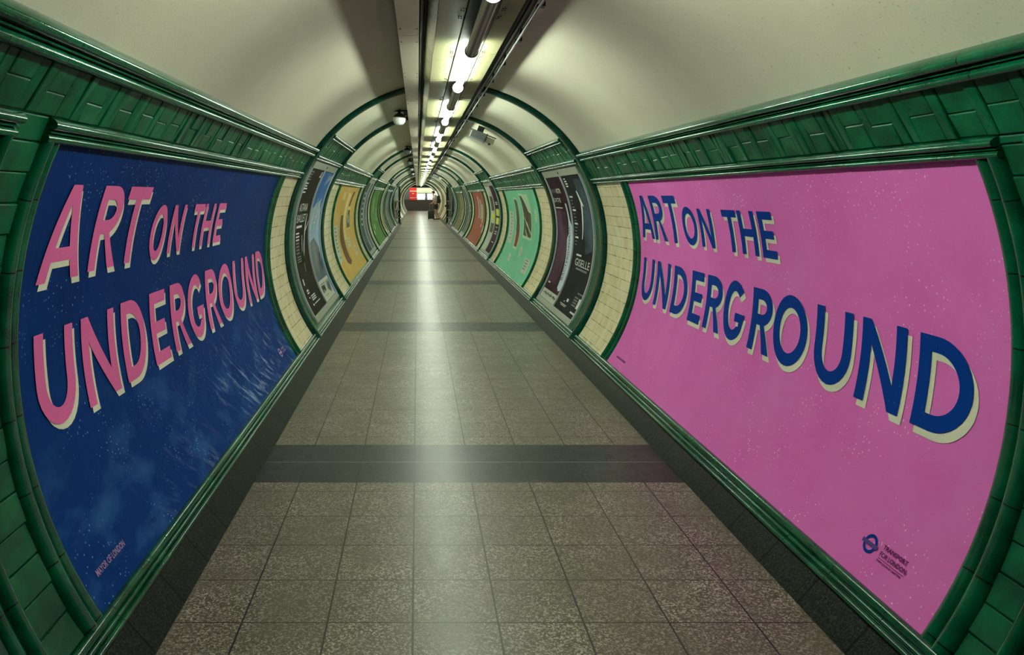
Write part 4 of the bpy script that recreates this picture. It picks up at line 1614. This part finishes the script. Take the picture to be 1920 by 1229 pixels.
def skin_mesh(name, nodes, edges, mat, parent, sub=1):
    me = bpy.data.meshes.new(name)
    me.from_pydata([n[:3] for n in nodes], edges, [])
    o = bpy.data.objects.new(name, me)
    COL.objects.link(o)
    md = o.modifiers.new('skin', 'SKIN')
    for i, n in enumerate(nodes):
        sv = me.skin_vertices[0].data[i]
        sv.radius = (n[3], n[3] if len(n) < 5 else n[4])
        sv.use_root = (i == 0)
    md.use_smooth_shade = True
    ss = o.modifiers.new('sub', 'SUBSURF')
    ss.levels = sub
    ss.render_levels = sub
    dg = bpy.context.evaluated_depsgraph_get()
    m2 = bpy.data.meshes.new_from_object(o.evaluated_get(dg))
    bpy.data.objects.remove(o)
    m2.name = name
    m2.materials.clear()
    m2.materials.append(mat)
    ob = bpy.data.objects.new(name, m2)
    COL.objects.link(ob)
    if parent is not None:
        ob.parent = parent
    return ob


body_nodes = [
    (0.16, 0, 0.95, 0.13, 0.12),      # 0 pelvis
    (0.13, 0, 1.12, 0.115, 0.13),     # 1 waist
    (0.08, 0, 1.32, 0.13, 0.17),      # 2 chest
    (0.03, 0, 1.47, 0.07, 0.12),      # 3 collar
    (-0.01, 0, 1.56, 0.05),           # 4 neck
    (-0.05, 0, 1.65, 0.085, 0.075),   # 5 head
    (-0.06, 0, 1.74, 0.080, 0.070),   # 6 crown
    (0.15, -0.10, 0.86, 0.085),       # 7 hip near
    (0.10, -0.10, 0.48, 0.060),       # 8 knee
    (0.20, -0.10, 0.09, 0.038),       # 9 ankle
    (0.08, -0.10, 0.035, 0.036),      # 10 toe
    (0.18, 0.10, 0.86, 0.085),        # 11
    (0.20, 0.10, 0.48, 0.060),
    (0.36, 0.10, 0.13, 0.038),
    (0.26, 0.10, 0.035, 0.036),
    (0.05, -0.19, 1.42, 0.055),       # 15 shoulder near
    (0.02, -0.24, 1.16, 0.042),       # 16 elbow
    (-0.10, -0.20, 1.02, 0.030),      # 17 wrist
    (-0.17, -0.18, 1.00, 0.028),      # 18 palm
    (0.05, 0.19, 1.42, 0.055),
    (0.02, 0.24, 1.16, 0.042),
    (-0.08, 0.18, 1.04, 0.030),
    (-0.15, 0.16, 1.01, 0.028),
]
body_edges = [(0, 1), (1, 2), (2, 3), (3, 4), (4, 5), (5, 6), (0, 7), (7, 8), (8, 9), (9, 10), (0, 11), (11, 12), (12, 13), (13, 14),
              (3, 15), (15, 16), (16, 17), (17, 18), (3, 19), (19, 20), (20, 21), (21, 22)]
person = skin_mesh('person', body_nodes, body_edges, M['skin'], None, 1)
person.location = (PX, PY, 0)
tag(person, 'person in pale top and dark shorts holding a suitcase handle near the far platform', 'person')
sh = [(0.16, 0, 1.00, 0.145, 0.15), (0.13, 0, 1.14, 0.135, 0.15), (0.08, 0, 1.32, 0.15, 0.19), (0.035, 0, 1.46, 0.09, 0.14),
      (0.05, -0.19, 1.42, 0.072), (0.035, -0.22, 1.28, 0.066), (0.05, 0.19, 1.42, 0.072), (0.035, 0.22, 1.28, 0.066)]
skin_mesh('shirt', sh, [(0, 1), (1, 2), (2, 3), (3, 4), (4, 5), (3, 6), (6, 7)], M['shirt'], person)
so = [(0.15, 0, 1.06, 0.14, 0.15), (0.155, -0.09, 0.84, 0.11), (0.13, -0.10, 0.62, 0.092), (0.175, 0.09, 0.84, 0.11), (0.19, 0.10, 0.62, 0.092)]
skin_mesh('shorts', so + [(0.16, 0, 0.96, 0.155, 0.15)], [(0, 5), (5, 1), (1, 2), (5, 3), (3, 4)], M['shorts'], person)
ha = [(-0.03, 0, 1.69, 0.092, 0.085), (-0.045, 0, 1.765, 0.078, 0.072), (0.03, 0, 1.62, 0.055, 0.06)]
skin_mesh('hair', ha, [(0, 1), (0, 2)], M['hair'], person)
for y_, x_ in ((-0.10, 0.20), (0.10, 0.36)):
    skin_mesh('shoe', [(x_ + 0.02, y_, 0.045, 0.045), (x_ - 0.06, y_, 0.042, 0.044), (x_ - 0.17, y_, 0.035, 0.035)], [(0, 1), (1, 2)], M['shoe'], person)
for y_, x_, z_ in ((-0.18, -0.17, 1.0), (0.16, -0.15, 1.01)):
    for f in range(5):
        fy = y_ + (f - 2) * 0.016
        L = (0.05, 0.062, 0.068, 0.062, 0.045)[f]
        if f == 0:
            nd = [(x_ + 0.02, fy, z_, 0.010), (x_ - 0.01, fy - 0.015, z_ + 0.025, 0.008)]
            skin_mesh('finger', nd, [(0, 1)], M['skin'], person, 0)
        else:
            nd = [(x_ - 0.01, fy, z_, 0.009), (x_ - 0.03, fy, z_ + 0.005, 0.009), (x_ - 0.045, fy, z_ - 0.02, 0.008), (x_ - 0.035, fy, z_ - 0.02 - L * 0.3, 0.007)]
            skin_mesh('finger', nd, [(0, 1), (1, 2), (2, 3)], M['skin'], person, 0)


def rounded_box(name, x0, x1, y0, y1, z0, z1, r, mat, parent=None, loc=None):
    bm = bmesh.new()
    bmesh.ops.create_cube(bm, size=1)
    for v in bm.verts:
        v.co = Vector(((x0 + x1) / 2 + v.co.x * (x1 - x0), (y0 + y1) / 2 + v.co.y * (y1 - y0), (z0 + z1) / 2 + v.co.z * (z1 - z0)))
    bmesh.ops.bevel(bm, geom=bm.edges[:] + bm.verts[:], offset=r, segments=3, affect='EDGES', profile=0.5)
    me = bpy.data.meshes.new(name)
    bm.to_mesh(me)
    bm.free()
    for p in me.polygons:
        p.use_smooth = True
    me.materials.append(mat)
    o = bpy.data.objects.new(name, me)
    COL.objects.link(o)
    if parent is not None:
        o.parent = parent
    if loc:
        o.location = loc
    return o


pk = rounded_box('backpack', 0.20, 0.40, -0.17, 0.17, 1.02, 1.50, 0.06, M['pack'], None, (PX - 0.0, PY, 0))
tag(pk, 'black backpack on the back of the person with the suitcase', 'backpack')
rounded_box('front_pocket', 0.38, 0.44, -0.12, 0.12, 1.06, 1.28, 0.025, M['pack'], pk)
mb = MB()
for y_ in (-0.11, 0.11):
    mb.tube([(0.22, y_, 1.46), (0.12, y_, 1.54), (0.0, y_, 1.46), (-0.07, y_, 1.32), (0.02, y_ * 1.5, 1.14), (0.20, y_, 1.08)], 0.014, 6)
st = mb.build('strap', M['pack'])
st.parent = pk

sx0, sx1 = -0.36, 0.04
sc_ = rounded_box('suitcase', sx0, sx1, -0.30, -0.06, 0.06, 0.60, 0.035, M['case'], None, (PX, PY, 0))
tag(sc_, 'black wheeled suitcase with raised handle standing in front of the person', 'suitcase')
mb = MB()
for x_ in (-0.25, -0.09):
    mb.tube([(x_, -0.16, 0.58), (x_, -0.16, 1.00)], 0.009, 8)
mb.tube([(-0.26, -0.16, 1.0), (-0.08, -0.16, 1.0)], 0.014, 8)
h_ = mb.build('handle', M['mid_grey'])
h_.parent = sc_
for x_ in (-0.32, 0.0):
    for y_ in (-0.26, -0.10):
        mb = MB()
        mb.tube([(x_, y_ - 0.012, 0.032), (x_, y_ + 0.012, 0.032)], 0.032, 12)
        w_ = mb.build('wheel', M['cable'])
        w_.parent = sc_
